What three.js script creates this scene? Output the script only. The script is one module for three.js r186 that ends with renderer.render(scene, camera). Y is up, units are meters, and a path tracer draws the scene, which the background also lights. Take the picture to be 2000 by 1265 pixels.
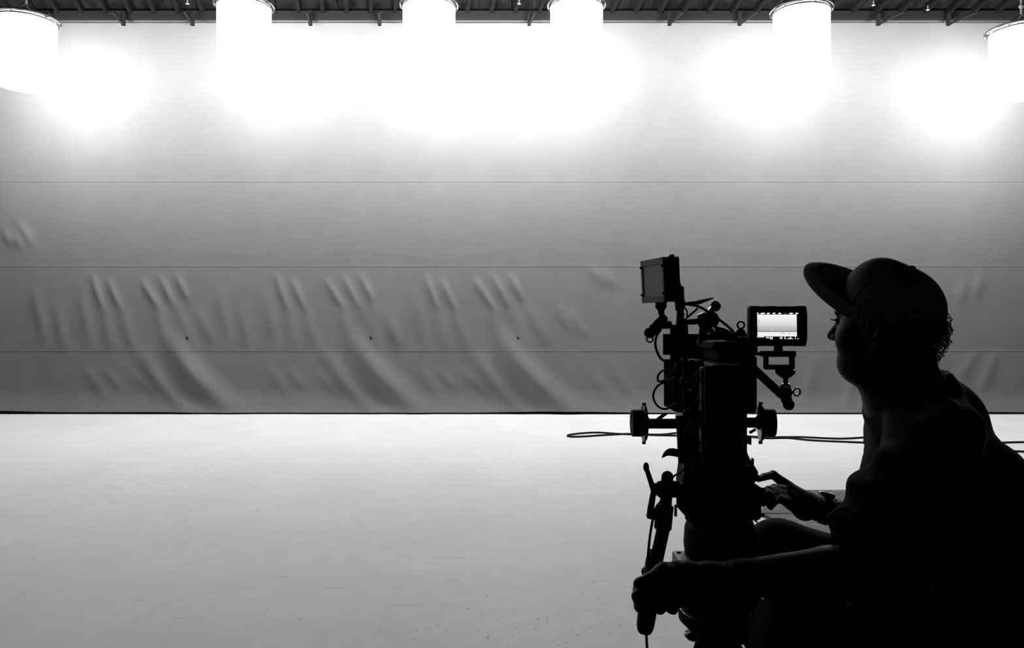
import * as THREE from 'three';
import { RoundedBoxGeometry } from 'three/addons/geometries/RoundedBoxGeometry.js';
import { mergeGeometries } from 'three/addons/utils/BufferGeometryUtils.js';
import { RectAreaLightUniformsLib } from 'three/addons/lights/RectAreaLightUniformsLib.js';

// ---------------------------------------------------------------- camera, exposure, light
RectAreaLightUniformsLib.init();
const scene = new THREE.Scene();
scene.background = new THREE.Color(0x000000);
const F = 1511, CX = 1000, CY = 632.5, EYE = 1.25;            // focal length and centre of the 2000 x 1265 frame, eye height
const camera = new THREE.PerspectiveCamera(2 * Math.atan(CY / F) * 180 / Math.PI, 2000 / 1265, 0.05, 60);
camera.position.set(0, EYE, 0);
camera.lookAt(0, EYE, -1);
camera.updateProjectionMatrix();
const renderer = new THREE.WebGLRenderer({ antialias: true });
renderer.toneMapping = THREE.LinearToneMapping;
renderer.toneMappingExposure = 1.0;
renderer.shadowMap.enabled = true;
const LAMP_DOWN = 60, LAMP_SIDE = 78, LAMP_FRONT = 23;         // radiance of the diffuser bottom, of the skirt towards wall and sides, of the skirt towards the room
const LAMP_GLOW = 1.6;                                         // what the eye sees of the silk

// ---------------------------------------------------------------- helpers
let seed = 7;
const rnd = () => { seed = (seed + 0x6d2b79f5) | 0; let t = Math.imul(seed ^ (seed >>> 15), 1 | seed); t = (t + Math.imul(t ^ (t >>> 7), 61 | t)) ^ t; return ((t ^ (t >>> 14)) >>> 0) / 4294967296; };
const V = (x, y, z) => new THREE.Vector3(x, y, z);
const P = (px, py, d) => V((px - CX) / F * d, EYE - (py - CY) / F * d, -d);   // the place of a thing seen at a pixel, at its distance
const used = {};
const numbered = (n) => { used[n] = (used[n] ?? -1) + 1; return used[n] ? n + '_' + String(used[n]).padStart(3, '0') : n; };
const M = {};
function mat(name, grey, roughness = 0.6, extra = {}) {
  const { metalness = 0, ...rest } = extra;
  const C = rest.sheen !== undefined || rest.clearcoat !== undefined || rest.specularIntensity !== undefined || rest.transmission !== undefined ? THREE.MeshPhysicalMaterial : THREE.MeshStandardMaterial;
  const m = new C({ roughness, metalness, ...rest });
  m.color.setRGB(grey, grey, grey); m.name = name; m.side = THREE.DoubleSide;
  return (M[name] = m);
}
function prep(g) {
  let q = g.index ? g.toNonIndexed() : g.clone();
  for (const k of Object.keys(q.attributes)) if (!['position', 'normal', 'uv'].includes(k)) q.deleteAttribute(k);
  if (!q.attributes.normal) q.computeVertexNormals();
  if (!q.attributes.uv) q.setAttribute('uv', new THREE.BufferAttribute(new Float32Array(q.attributes.position.count * 2), 2));
  q.morphAttributes = {};
  return q;
}
const merge = (gs) => { const l = [].concat(gs).flat(9); return l.length === 1 ? l[0].clone() : mergeGeometries(l.map(prep), false); };
function shadow(o) { o.castShadow = true; o.receiveShadow = true; return o; }
// A thing: a Group at its base; geometry is given in world coordinates and brought to the base.
function thing(name, label, category, base, group) {
  const o = new THREE.Group(); o.name = numbered(name); o.position.copy(base); scene.add(o);
  o.userData = { label, category }; if (group) o.userData.group = group;
  o.base = base.clone();
  return o;
}
function part(t, name, geoms, material, label) {
  let root = t; while (!root.base) root = root.parent;
  const g = merge(geoms); g.translate(-root.base.x, -root.base.y, -root.base.z);
  const m = shadow(new THREE.Mesh(g, material)); m.name = name; if (label) m.userData.label = label;
  t.add(m); return m;
}
function struct(name, geoms, material) { const m = shadow(new THREE.Mesh(merge(geoms), material)); m.name = name; m.userData.kind = 'structure'; scene.add(m); return m; }
function structGroup(name) { const o = new THREE.Group(); o.name = name; o.userData.kind = 'structure'; o.base = V(0, 0, 0); scene.add(o); return o; }
const place = (g, c, q) => { if (q) g.applyQuaternion(q); g.translate(c.x, c.y, c.z); return g; };
const euler = (x, y, z) => new THREE.Quaternion().setFromEuler(new THREE.Euler(x, y, z, 'YXZ'));
const toAxis = (dir, from = V(0, 1, 0)) => new THREE.Quaternion().setFromUnitVectors(from, dir.clone().normalize());
const plain = (x0, x1, y0, y1, z0, z1) => place(new THREE.BoxGeometry(x1 - x0, y1 - y0, z1 - z0), V((x0 + x1) / 2, (y0 + y1) / 2, (z0 + z1) / 2));
const rbox = (w, h, d, r, c, q) => place(new RoundedBoxGeometry(w, h, d, 3, Math.min(r, w / 2.05, h / 2.05, d / 2.05)), c, q);
// A rounded box between two depths whose outline fills a pixel rectangle.
function bx(px0, py0, px1, py1, near, far, r = 0.003) {
  const xl = (px0 - CX) / F * (px0 > CX ? far : near), xr = (px1 - CX) / F * (px1 > CX ? near : far);
  const yt = EYE - (py0 - CY) / F * (py0 < CY ? near : far), yb = EYE - (py1 - CY) / F * (py1 > CY ? near : far);
  return rbox(xr - xl, yt - yb, far - near, r, V((xl + xr) / 2, (yt + yb) / 2, -(near + far) / 2));
}
function rod(a, b, ra, rb = ra, seg = 20) {
  const d = b.clone().sub(a), L = d.length(), c = Math.min(ra, rb, L / 2) * 0.18;
  const g = new THREE.LatheGeometry([[0, 0], [ra - c, 0], [ra, c], [rb, L - c], [rb - c, L], [0, L]].map(([x, y]) => new THREE.Vector2(Math.max(x, 1e-5), y)), seg);
  return place(g, a, toAxis(d));
}
const lathe = (pts, a, dir, seg = 32) => place(new THREE.LatheGeometry(pts.map(([x, y]) => new THREE.Vector2(Math.max(x, 1e-5), y)), seg), a, toAxis(dir));
const ball = (c, r, sx = 1, sy = 1, sz = 1) => { const g = new THREE.SphereGeometry(r, 20, 14); g.scale(sx, sy, sz); return place(g, c); };
const ring = (c, R, r, dir) => place(new THREE.TorusGeometry(R, r, 10, 28), c, toAxis(dir, V(0, 0, 1)));
const curve = (pts) => new THREE.CatmullRomCurve3(pts, false, 'centripetal');
const tube = (pts, r, n = 0, seg = 10) => { const c = curve(pts); return [new THREE.TubeGeometry(c, n || pts.length * 10, r, seg), ball(pts[0], r), ball(pts[pts.length - 1], r)]; };
const hash = (x, y) => { let t = Math.imul(x | 0, 374761393) ^ Math.imul(y | 0, 668265263); t = Math.imul(t ^ (t >>> 13), 1274126177); return ((t ^ (t >>> 16)) >>> 0) / 4294967296; };
function vnoise(x, y) {
  const i = Math.floor(x), j = Math.floor(y), u = x - i, v = y - j, s = u * u * (3 - 2 * u), t = v * v * (3 - 2 * v);
  return (hash(i, j) * (1 - s) + hash(i + 1, j) * s) * (1 - t) + (hash(i, j + 1) * (1 - s) + hash(i + 1, j + 1) * s) * t;
}
const noise3 = (x, y, z) => (vnoise(x + 17.3, y - 4.1) + vnoise(y + 91.7, z + 3.3) + vnoise(z - 33.1, x + 55.9)) / 3 - 0.5;
function texture(n, paint, repeat, srgb = true) {
  const data = new Uint8Array(n * n * 4);
  for (let y = 0; y < n; y++) for (let x = 0; x < n; x++) { const v = Math.max(0, Math.min(255, Math.round(paint(x / n, y / n, x, y) * 255))); data.set([v, v, v, 255], (y * n + x) * 4); }
  const t = new THREE.DataTexture(data, n, n); t.wrapS = t.wrapT = THREE.RepeatWrapping; t.magFilter = THREE.LinearFilter; t.minFilter = THREE.LinearMipmapLinearFilter; t.generateMipmaps = true;
  if (srgb) t.colorSpace = THREE.SRGBColorSpace; t.repeat.set(repeat, repeat); t.needsUpdate = true; return t;
}
const wrapNoise = (u, v, f, s = 0) => { const w = (a, b) => vnoise((a) * f + s, (b) * f + s * 1.7); const bu = u * u * (3 - 2 * u), bv = v * v * (3 - 2 * v); return (w(u, v) * (1 - bu) + w(u - 1, v) * bu) * (1 - bv) + (w(u, v - 1) * (1 - bu) + w(u - 1, v - 1) * bu) * bv; };
// uv in metres from two axes of the position
function uvFrom(g, a, b) { const p = g.attributes.position, uv = new Float32Array(p.count * 2); const get = [p.getX, p.getY, p.getZ]; for (let i = 0; i < p.count; i++) { uv[2 * i] = get[a].call(p, i); uv[2 * i + 1] = get[b].call(p, i); } g.setAttribute('uv', new THREE.BufferAttribute(uv, 2)); return g; }

// ---------------------------------------------------------------- materials
const floorTex = texture(1024, (u, v) => {
  let c = 0.90 + 0.035 * (wrapNoise(u, v, 7, 3) - 0.5) + 0.03 * (wrapNoise(u, v, 40, 9) - 0.5);
  const s = wrapNoise(u, v, 190, 5), band = wrapNoise(u, v, 6, 21);
  if (s > 0.86 && band > 0.42) c -= (s - 0.86) * 1.5;              // scuffs and grit trodden into the paint
  const st = vnoise(u * 22 + 3, v * 320 + 7), ed = Math.min(u, 1 - u, v, 1 - v);
  if (st > 0.86 && ed > 0.05) c -= (st - 0.86) * 0.55;             // long rubbed streaks
  return c;
}, 1 / 3.1);
mat('floorPaint', 0.86, 0.62, { map: floorTex });
const clothTex = texture(512, (u, v, x, y) => 0.95 + 0.03 * (hash(x, y >> 1) - 0.5) + 0.03 * (wrapNoise(u, v, 9, 2) - 0.5) + 0.03 * (vnoise(u * 14, v * 190) - 0.5) * Math.min(1, 12 * Math.min(u, 1 - u, v, 1 - v)), 1 / 1.9);
mat('cloth', 0.145, 0.95, { map: clothTex });
mat('darkWall', 0.02, 0.9);
mat('darkFloor', 0.03, 0.7);
const woodTex = texture(512, (u, v) => 0.62 + 0.5 * (wrapNoise(u, v, 11, 4) - 0.5) + 0.35 * (vnoise(u * 160, v * 9) - 0.5), 1 / 1.2);
mat('sheathing', 0.013, 0.9, { specularIntensity: 0.2, map: woodTex });
mat('rafterWood', 0.010, 0.9, { specularIntensity: 0.2, map: woodTex });
mat('beamPaint', 0.009, 0.8, { specularIntensity: 0.2 });
mat('pipe', 0.03, 0.6);
mat('black', 0.005, 0.6, { specularIntensity: 0.05 });
mat('matte', 0.004, 0.9, { specularIntensity: 0 });
mat('gloss', 0.006, 0.3, { specularIntensity: 0.45 });
mat('rubber', 0.005, 0.7, { specularIntensity: 0.3 });
mat('chrome', 0.9, 0.2, { metalness: 1 });
mat('steel', 0.16, 0.38, { metalness: 1 });
mat('greyMetal', 0.04, 0.5, { metalness: 0.4 });
mat('panelFace', 0.2, 0.5);
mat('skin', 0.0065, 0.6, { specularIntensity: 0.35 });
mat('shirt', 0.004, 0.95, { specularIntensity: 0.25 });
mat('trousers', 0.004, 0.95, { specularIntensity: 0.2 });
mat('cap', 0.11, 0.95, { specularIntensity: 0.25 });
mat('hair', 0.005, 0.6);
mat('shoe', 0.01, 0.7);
const boardTex = texture(512, (u, v) => {
  let c = 0.30 + 0.16 * (wrapNoise(u, v, 14, 8) - 0.5) + 0.10 * (wrapNoise(u, v, 70, 8) - 0.5);
  const chip = wrapNoise(u, v, 46, 31) * 0.65 + wrapNoise(u, v, 120, 13) * 0.35, field = wrapNoise(u, v, 7, 77);
  if (chip > 0.635 && field > 0.38) c = 0.95;                      // chipped paint
  return c;
}, 1 / 1.3);
mat('board', 0.2, 0.55, { map: boardTex });
const silk = new THREE.MeshStandardMaterial({ name: 'silk', color: 0xffffff, roughness: 0.9, emissive: 0xffffff, emissiveIntensity: LAMP_GLOW, side: THREE.DoubleSide });

// ---------------------------------------------------------------- the room
const D = 10.8;                                                    // distance of the backdrop
const BX = (px) => (px - CX) / F * D, BY = (py) => EYE - (py - CY) / F * D;
const ROOM = 9.6, BACK = 4.2, ROOFSLOPE = 0.29;
{
  const fl = structGroup('floor');
  const g = new THREE.BoxGeometry(2 * ROOM, 0.12, D + 0.9 - 2.2); g.translate(0, -0.06, -(D + 0.9 + 2.2) / 2);
  part(fl, 'white_floor', uvFrom(g, 0, 2), M.floorPaint);
  const h = new THREE.BoxGeometry(2 * ROOM, 0.12, BACK + 2.2); h.translate(0, -0.0605, (BACK - 2.2) / 2);
  part(fl, 'dark_floor', uvFrom(h, 0, 2), M.darkFloor);
  struct('wall_back', plain(-ROOM, ROOM, -0.12, 8, -D - 1.1, -D - 0.9), M.darkWall);
  struct('wall_left', plain(-ROOM - 0.2, -ROOM, -0.12, 12, -D - 1.1, BACK + 0.2), M.darkWall);
  struct('wall_right', plain(ROOM, ROOM + 0.2, -0.12, 12, -D - 1.1, BACK + 0.2), M.darkWall);
  struct('wall_front', plain(-ROOM, ROOM, -0.12, 12, BACK, BACK + 0.2), M.darkWall);
}
// ceiling: a sloping boarded roof on rafters, with a header beam above the backdrop
const roofY = (z) => 5.60 + ROOFSLOPE * (z + D);                   // underside of the sheathing
{
  const ce = structGroup('ceiling');
  const z0 = -D - 0.95, z1 = BACK + 0.1, len = (z1 - z0) / Math.cos(Math.atan(ROOFSLOPE));
  const bw = 0.29, skew = -0.19;                                   // rafters run a little askew to the wall
  const slope = euler(-Math.atan(ROOFSLOPE), 0, 0);
  // boards seen above the beam, one by one; the rest of the roof behind the camera is one deck
  for (let i = 0; i < 3; i++) {
    const za = -D - 0.9 + i * 0.62, zb = za + 0.61;
    for (let k = -4; k < 4; k++) {
      const w = 2.39; part(ce, 'ceiling_board', uvFrom(place(new THREE.BoxGeometry(w, 0.03, 0.61), V(k * 2.4 + 1.2 + (i % 2) * 0.0, roofY((za + zb) / 2) + 0.015 + 0.004 * hash(k, i), (za + zb) / 2), slope), 0, 2), M.sheathing);
    }
  }
  const zc = -D - 0.9 + 3 * 0.62, L = (z1 - zc) / Math.cos(Math.atan(ROOFSLOPE));
  part(ce, 'roof_deck', uvFrom(place(new THREE.BoxGeometry(2 * ROOM, 0.1, L), V(0, roofY((z1 + zc) / 2) + 0.05, (z1 + zc) / 2), slope), 0, 2), M.sheathing);
  part(ce, 'roof_deck', place(new THREE.BoxGeometry(2 * ROOM, 0.05, 2.2), V(0, roofY(-D) + 0.08, -D), slope), M.darkWall);
  const rz1 = -D + 2.2;
  for (let px = -170; px < 2260; px += 46.6) {
    const x0 = BX(px + 10), a = V(x0, roofY(-D + 0.05) - 0.045, -D + 0.05), b = V(x0 - skew * (rz1 + D), roofY(rz1) - 0.045, rz1);
    const d = b.clone().sub(a), l = d.length();
    const q = new THREE.Quaternion().setFromRotationMatrix(new THREE.Matrix4().lookAt(b, a, V(0, 1, 0)));
    part(ce, 'rafter', place(new THREE.BoxGeometry(0.045, 0.09, l), a.clone().add(b).multiplyScalar(0.5), q), M.rafterWood);
  }
  part(ce, 'header_beam', rbox(2 * ROOM, 0.12, 0.10, 0.008, V(0, 5.525, -D + 0.06)), M.beamPaint);
  for (const px of [112, 252, 385, 612, 745, 1033, 1303, 1438, 1705, 1840]) {
    const s = (px - 715) / 1511, x = BX(px), zz = -D + 0.16;
    part(ce, 'strut', [
      place(new THREE.BoxGeometry(0.045, 0.16, 0.05), V(x, 5.435, zz)),
      rod(V(x, 5.37, zz), V(x + s * 0.42 * (s > 0 ? 1 : 0.7), 5.49, zz + 0.12), 0.018),
    ], M.beamPaint);
  }
  for (const [px, py] of [[366, 8], [1014, 8], [1706, 11], [1812, 20]]) {
    const x = BX(px), y = BY(py);
    part(ce, 'ceiling_fitting', [lathe([[0, 0], [0.02, 0], [0.024, 0.008], [0.006, 0.014], [0.006, 0.06]], V((px - CX) / F * 10.35, EYE + (CY - py) / F * 10.35, -10.35), V(0, 1, 0), 16)], M.panelFace);
  }
}
// ---------------------------------------------------------------- the hung backdrop, sewn of wide cloth panels
{
  const t = thing('backdrop', 'huge pale cloth backdrop hung from the ceiling pipe, wrinkled in slanting folds down to the floor', 'backdrop', V(0, 0, -D));
  const X0 = -8.3, X1 = 8.3, Y0 = 0.022, Y1 = 5.45, dx = 0.021, dy = 0.021;
  const nx = Math.round((X1 - X0) / dx), ny = Math.round((Y1 - Y0) / dy);
  const Hh = new Float32Array((nx + 1) * (ny + 1));
  const fold = (pts, sig, amp) => {
    const p = pts.map(([a, b]) => [BX(a), BY(b)]), c = new THREE.QuadraticBezierCurve(new THREE.Vector2(...p[0]), new THREE.Vector2(...p[1]), new THREE.Vector2(...p[2]));
    const s = []; for (let i = 0; i <= 28; i++) { const q = c.getPoint(i / 28), f = Math.sin(Math.PI * Math.min(1, Math.max(0, (i + 0.6) / 29.2))) ** 0.9; s.push([q.x, q.y, f]); }
    const xs = s.map((q) => q[0]), ys = s.map((q) => q[1]), R = sig * 3;
    const i0 = Math.max(0, Math.floor((Math.min(...xs) - R - X0) / dx)), i1 = Math.min(nx, Math.ceil((Math.max(...xs) + R - X0) / dx));
    const j0 = Math.max(0, Math.floor((Math.min(...ys) - R - Y0) / dy)), j1 = Math.min(ny, Math.ceil((Math.max(...ys) + R - Y0) / dy));
    for (let j = j0; j <= j1; j++) for (let i = i0; i <= i1; i++) {
      const x = X0 + i * dx, y = Y0 + j * dy; let best = 0;
      for (const [qx, qy, f] of s) { const e = f * Math.exp(-((x - qx) ** 2 + (y - qy) ** 2) / (2 * sig * sig)); if (e > best) best = e; }
      Hh[j * (nx + 1) + i] += amp * best;
    }
  };
  const group = (o, k) => {
    const F3 = (a, b, c, s, m) => fold([[a[0] + o, a[1]], [b[0] + o, b[1]], [c[0] + o, c[1]]], s, m * k);
    for (const f of [[[180, 535], [190, 572], [203, 606]], [[212, 547], [224, 577], [237, 606]], [[276, 545], [291, 572], [313, 604]], [[311, 538], [325, 566], [340, 600]], [[345, 538], [356, 560], [369, 590]]]) F3(...f, 0.037, 0.027);
    for (const f of [[[160, 570], [168, 620], [180, 690]], [[200, 590], [214, 650], [216, 690]], [[233, 590], [248, 650], [272, 700]], [[300, 580], [318, 640], [332, 690]], [[340, 580], [356, 640], [392, 690]], [[112, 590], [116, 640], [128, 690]], [[68, 560], [76, 610], [92, 680]], [[382, 600], [405, 650], [420, 670]]]) F3(...f, 0.06, 0.016);
    F3([338, 660], [368, 742], [475, 806], 0.105, 0.115);
    F3([280, 690], [312, 760], [380, 805], 0.08, 0.055);
    F3([255, 728], [290, 752], [320, 790], 0.05, 0.014);
    F3([165, 715], [188, 750], [205, 775], 0.06, 0.013);
    F3([205, 720], [222, 745], [240, 760], 0.05, 0.010);
    F3([190, 512], [300, 488], [420, 478], 0.022, 0.0018);
    F3([0, 488], [90, 492], [200, 504], 0.022, 0.0018);
  };
  group(0, 0.95); group(360, 1); group(652, 1.35);
  for (const f of [[[1150, 520], [1166, 535], [1180, 560]], [[1180, 530], [1190, 545], [1200, 560]], [[1112, 600], [1124, 630], [1150, 662]], [[1090, 590], [1100, 625], [1120, 650]], [[36, 436], [52, 455], [66, 482]], [[8, 450], [16, 465], [24, 480]], [[28, 455], [36, 470], [44, 484]]]) fold(f, 0.05, 0.018);
  for (const f of [[[1192, 700], [1210, 750], [1262, 800]], [[1150, 720], [1170, 760], [1210, 790]], [[1650, 805], [1652, 770], [1672, 735]], [[1905, 690], [1880, 720], [1870, 760]], [[1945, 690], [1925, 730], [1918, 770]], [[1885, 545], [1878, 570], [1876, 590]], [[1915, 535], [1908, 560], [1905, 585]], [[1590, 700], [1580, 740], [1576, 780]]]) fold(f, 0.06, 0.016);
  fold([[1240, 515], [1500, 528], [1990, 520]], 0.03, 0.003); fold([[1100, 470], [1350, 480], [1560, 500]], 0.03, 0.003);
  const hgt = (x, y) => {
    const i = Math.max(0, Math.min(nx - 1, Math.floor((x - X0) / dx))), j = Math.max(0, Math.min(ny - 1, Math.floor((y - Y0) / dy))), u = (x - X0) / dx - i, v = (y - Y0) / dy - j, W = nx + 1;
    let h = (Hh[j * W + i] * (1 - u) + Hh[j * W + i + 1] * u) * (1 - v) + (Hh[(j + 1) * W + i] * (1 - u) + Hh[(j + 1) * W + i + 1] * u) * v;
    const low = Math.max(0, 1 - y / 3.2);
    h += 0.02 * (vnoise(x * 0.8 + 5, y * 0.5) - 0.5) * (0.3 + low) + 0.006 * (vnoise(x * 2.6 + y * 0.8, y * 1.1 + 9) - 0.5) + 0.0022 * (vnoise(x * 7, y * 12) - 0.5) * (0.3 + low) + 0.005 * (vnoise(x * 4.3 - y * 1.7 + 31, y * 1.6) - 0.5) * low;
    h += 0.10 * Math.max(0, 1 - y / 0.35) ** 2;                     // the bottom kicks a little forward
    return h;
  };
  const seams = [Y1, BY(355), BY(521), BY(686), Y0];
  const hemLift = (x) => 0.012 * Math.sin(x * 0.9 + 1) + 0.02 * Math.max(0, (-6.3 - x)) ** 1.3 + 0.006 * Math.sin(x * 2.3);
  for (let s = 0; s < 4; s++) {
    const yt = seams[s], yb = seams[s + 1], last = s === 3, rows = Math.round((yt - yb) / dy), W = nx + 1;
    const pos = [], nor = [], uv = [], idx = [];
    const pt = (x, y, e) => hgt(x, y) + 0.0028 * Math.exp(-e / 0.012);       // each panel's lower hem stands proud of the next one
    for (let j = 0; j <= rows; j++) for (let i = 0; i <= nx; i++) {
      const f = j / rows, x = X0 + i * dx; let y = yt + (yb - yt) * f; const yy = last ? y + Math.max(0, hemLift(x)) * f : y;
      const e = y - yb, z = last ? hgt(x, y) : pt(x, y, e);
      const gx = (hgt(x + 0.012, y) - hgt(x - 0.012, y)) / 0.024, g0 = last ? hgt(x, y + 0.012) : pt(x, y + 0.012, e + 0.012), g1 = last ? hgt(x, y - 0.012) : pt(x, y - 0.012, Math.max(0, e - 0.012)), gy = (g0 - g1) / 0.024, l = Math.hypot(gx, gy, 1);
      pos.push(x, yy, -D + z); nor.push(-gx / l, -gy / l, 1 / l); uv.push(x, y);
      if (i < nx && j < rows) { const a = j * W + i; idx.push(a, a + W, a + 1, a + 1, a + W, a + W + 1); }
    }
    const g = new THREE.BufferGeometry(); g.setAttribute('position', new THREE.Float32BufferAttribute(pos, 3)); g.setAttribute('normal', new THREE.Float32BufferAttribute(nor, 3)); g.setAttribute('uv', new THREE.Float32BufferAttribute(uv, 2)); g.setIndex(idx);
    part(t, 'cloth_panel', g, M.cloth);
  }
  for (const px of [366, 725, 1012]) { const x = BX(px), y = BY(660), z = -D + hgt(x, y) + 0.003; part(t, 'small_tear', [rbox(0.022, 0.040, 0.004, 0.002, V(x, y, z), euler(0, 0, 0.5))], M.beamPaint, 'tiny dark tear in the cloth'); }
  part(t, 'hanging_pipe', [rod(V(X0, 5.463, -D + 0.04), V(X1, 5.463, -D + 0.04), 0.022, 0.022, 14)], M.pipe, 'pale pipe along the top edge of the cloth');
}
// ---------------------------------------------------------------- six space lights
{
  const where = ['first of six from the left, cut by the left edge', 'second of six from the left', 'third of six from the left', 'fourth of six from the left', 'fifth of six from the left, above the cap', 'last of six, cut by the right edge'];
  const spec = [[51, 40, 168, 54], [477, 12, 142, 51], [838, 12, 142, 51], [1126, 12, 142, 51], [1565, 22, 150, 53], [1995, 60, 186, 56]];
  spec.forEach(([px, pt, pb, pr], i) => {
    const d = 9.52, r = pr / F * d, top = P(px, pt, d), bot = P(px, pb, d), h = top.y - bot.y, c = V(top.x, bot.y, -d);
    const t = thing('space_light', 'glowing white drum lamp, ' + where[i], 'lamp', c, 'drum lamps hung under the ceiling');
    part(t, 'silk_skirt', lathe([[r, 0], [r * 1.004, h * 0.3], [r * 0.995, h * 0.7], [r, h]], c, V(0, 1, 0), 48), silk);
    part(t, 'silk_diffuser', lathe([[0, -0.012], [r * 0.7, -0.008], [r, 0]], c, V(0, 1, 0), 48), silk);
    const ho = V(c.x, c.y + h + 0.005, c.z);
    part(t, 'hoop', [ring(ho, r * 1.1, 0.011, V(0, 1, 0)), ring(V(ho.x, ho.y - 0.03, ho.z), r * 1.03, 0.008, V(0, 1, 0)), ...[0, 1, 2, 3, 4, 5].map((k) => { const a = k * Math.PI / 3 + 0.4; return rod(V(ho.x + r * Math.cos(a), ho.y - 0.03, ho.z + r * Math.sin(a)), V(ho.x + 1.1 * r * Math.cos(a), ho.y, ho.z + 1.1 * r * Math.sin(a)), 0.006); })], M.greyMetal, 'grey metal hoop');
    const apex = V(c.x, c.y + h + 0.20, c.z), roofAt = roofY(-d);
    part(t, 'lamp_head', [lathe([[r * 0.55, 0.02], [r * 0.55, 0.06], [r * 0.25, 0.12], [0.03, 0.14]], V(c.x, c.y + h, c.z), V(0, 1, 0))], M.greyMetal);
    part(t, 'bridle', [0, 1, 2].map((k) => { const a = k * 2.094 + 0.5; return rod(V(c.x + r * Math.cos(a), ho.y, c.z + r * Math.sin(a)), apex, 0.006); }), M.greyMetal);
    part(t, 'suspension_rod', [rod(apex, V(c.x, roofAt + 0.01, c.z), 0.014), ball(V(apex.x, apex.y + 0.1, apex.z), 0.03)], M.panelFace);
    const put = (w, hh, pos, look, I) => { const l = new THREE.RectAreaLight(0xffffff, I, w, hh); l.name = 'lamp_light'; l.position.copy(pos.clone().sub(c)); t.add(l); l.updateMatrix(); const m = new THREE.Matrix4().lookAt(pos, look, Math.abs(look.y - pos.y) > 0.5 ? V(0, 0, 1) : V(0, 1, 0)); l.quaternion.setFromRotationMatrix(m); };
    const mid = V(c.x, c.y + h / 2, c.z), e = 0.012;
    put(r * 1.6, r * 1.6, V(c.x, c.y - 0.02, c.z), V(c.x, c.y - 2, c.z), LAMP_DOWN);
    for (let k = 0; k < 8; k++) {                                    // the skirt's light, one facet after the other around it
      const a = k * Math.PI / 4, o = V(Math.sin(a), 0, Math.cos(a));
      put(r * 0.76, h * 0.94, mid.clone().addScaledVector(o, r + e), mid.clone().addScaledVector(o, 5), o.z > 0.1 ? LAMP_FRONT : LAMP_SIDE);
    }
  });
}
//@@OBJECTS
// ---------------------------------------------------------------- worn dark platform boards and the cable on the white floor
{
  const a = P(1487, 1018, 4.9), d0 = 4.75, d1 = 5.75;
  const t = thing('floor_board', 'low black painted plywood deck, chipped and worn, lying on the white floor behind the forearms', 'platform', V(2.6, 0, -5.1));
  const h = 0.02, X0 = 1.66;
  const board = (pts) => { const s = new THREE.Shape(pts.map(([x, z]) => new THREE.Vector2(x, z))); const g = new THREE.ExtrudeGeometry(s, { depth: h, bevelEnabled: true, bevelSize: 0.004, bevelThickness: 0.004, bevelSegments: 1 }); g.rotateX(Math.PI / 2); g.translate(0, h, 0); return uvFrom(g, 0, 2); };
  part(t, 'plywood_sheet', board([[1.62, -5.02], [1.80, -5.50], [2.05, -5.72], [3.5, -5.72], [3.5, -5.02]]), M.board);
  part(t, 'plywood_sheet', board([[1.635, -5.0], [3.5, -5.0], [3.5, -4.45], [1.95, -4.45], [1.68, -4.72]]), M.board);
}
{
  const Y = 0.0105, FL = (px, py) => { const d = EYE * F / (py - CY); const v = P(px, py, d); return V(v.x, Y, v.z); };
  const t = thing('floor_cable', 'black cable lying in a long flat loop across the white floor near the backdrop', 'cable', FL(1400, 855));
  part(t, 'sheath', [tube([FL(2150, 868), FL(2000, 865), FL(1900, 866), FL(1800, 848), FL(1697, 855), FL(1640, 858), FL(1560, 855), FL(1500, 855), FL(1420, 852), FL(1350, 852.5), FL(1290, 851.5), FL(1215, 849), FL(1165, 846), FL(1130, 848), FL(1109, 851.5), FL(1113, 854), FL(1135, 854), FL(1165, 852), FL(1200, 850), FL(1230, 848.5), FL(1290, 850), FL(1330, 846.5), FL(1420, 849), FL(1490, 857), FL(1540, 857), FL(1580, 861), FL(1700, 866.5), FL(1850, 875), FL(1985, 883), FL(2150, 886)], 0.0105, 420, 8)], M.rubber);
}
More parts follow.
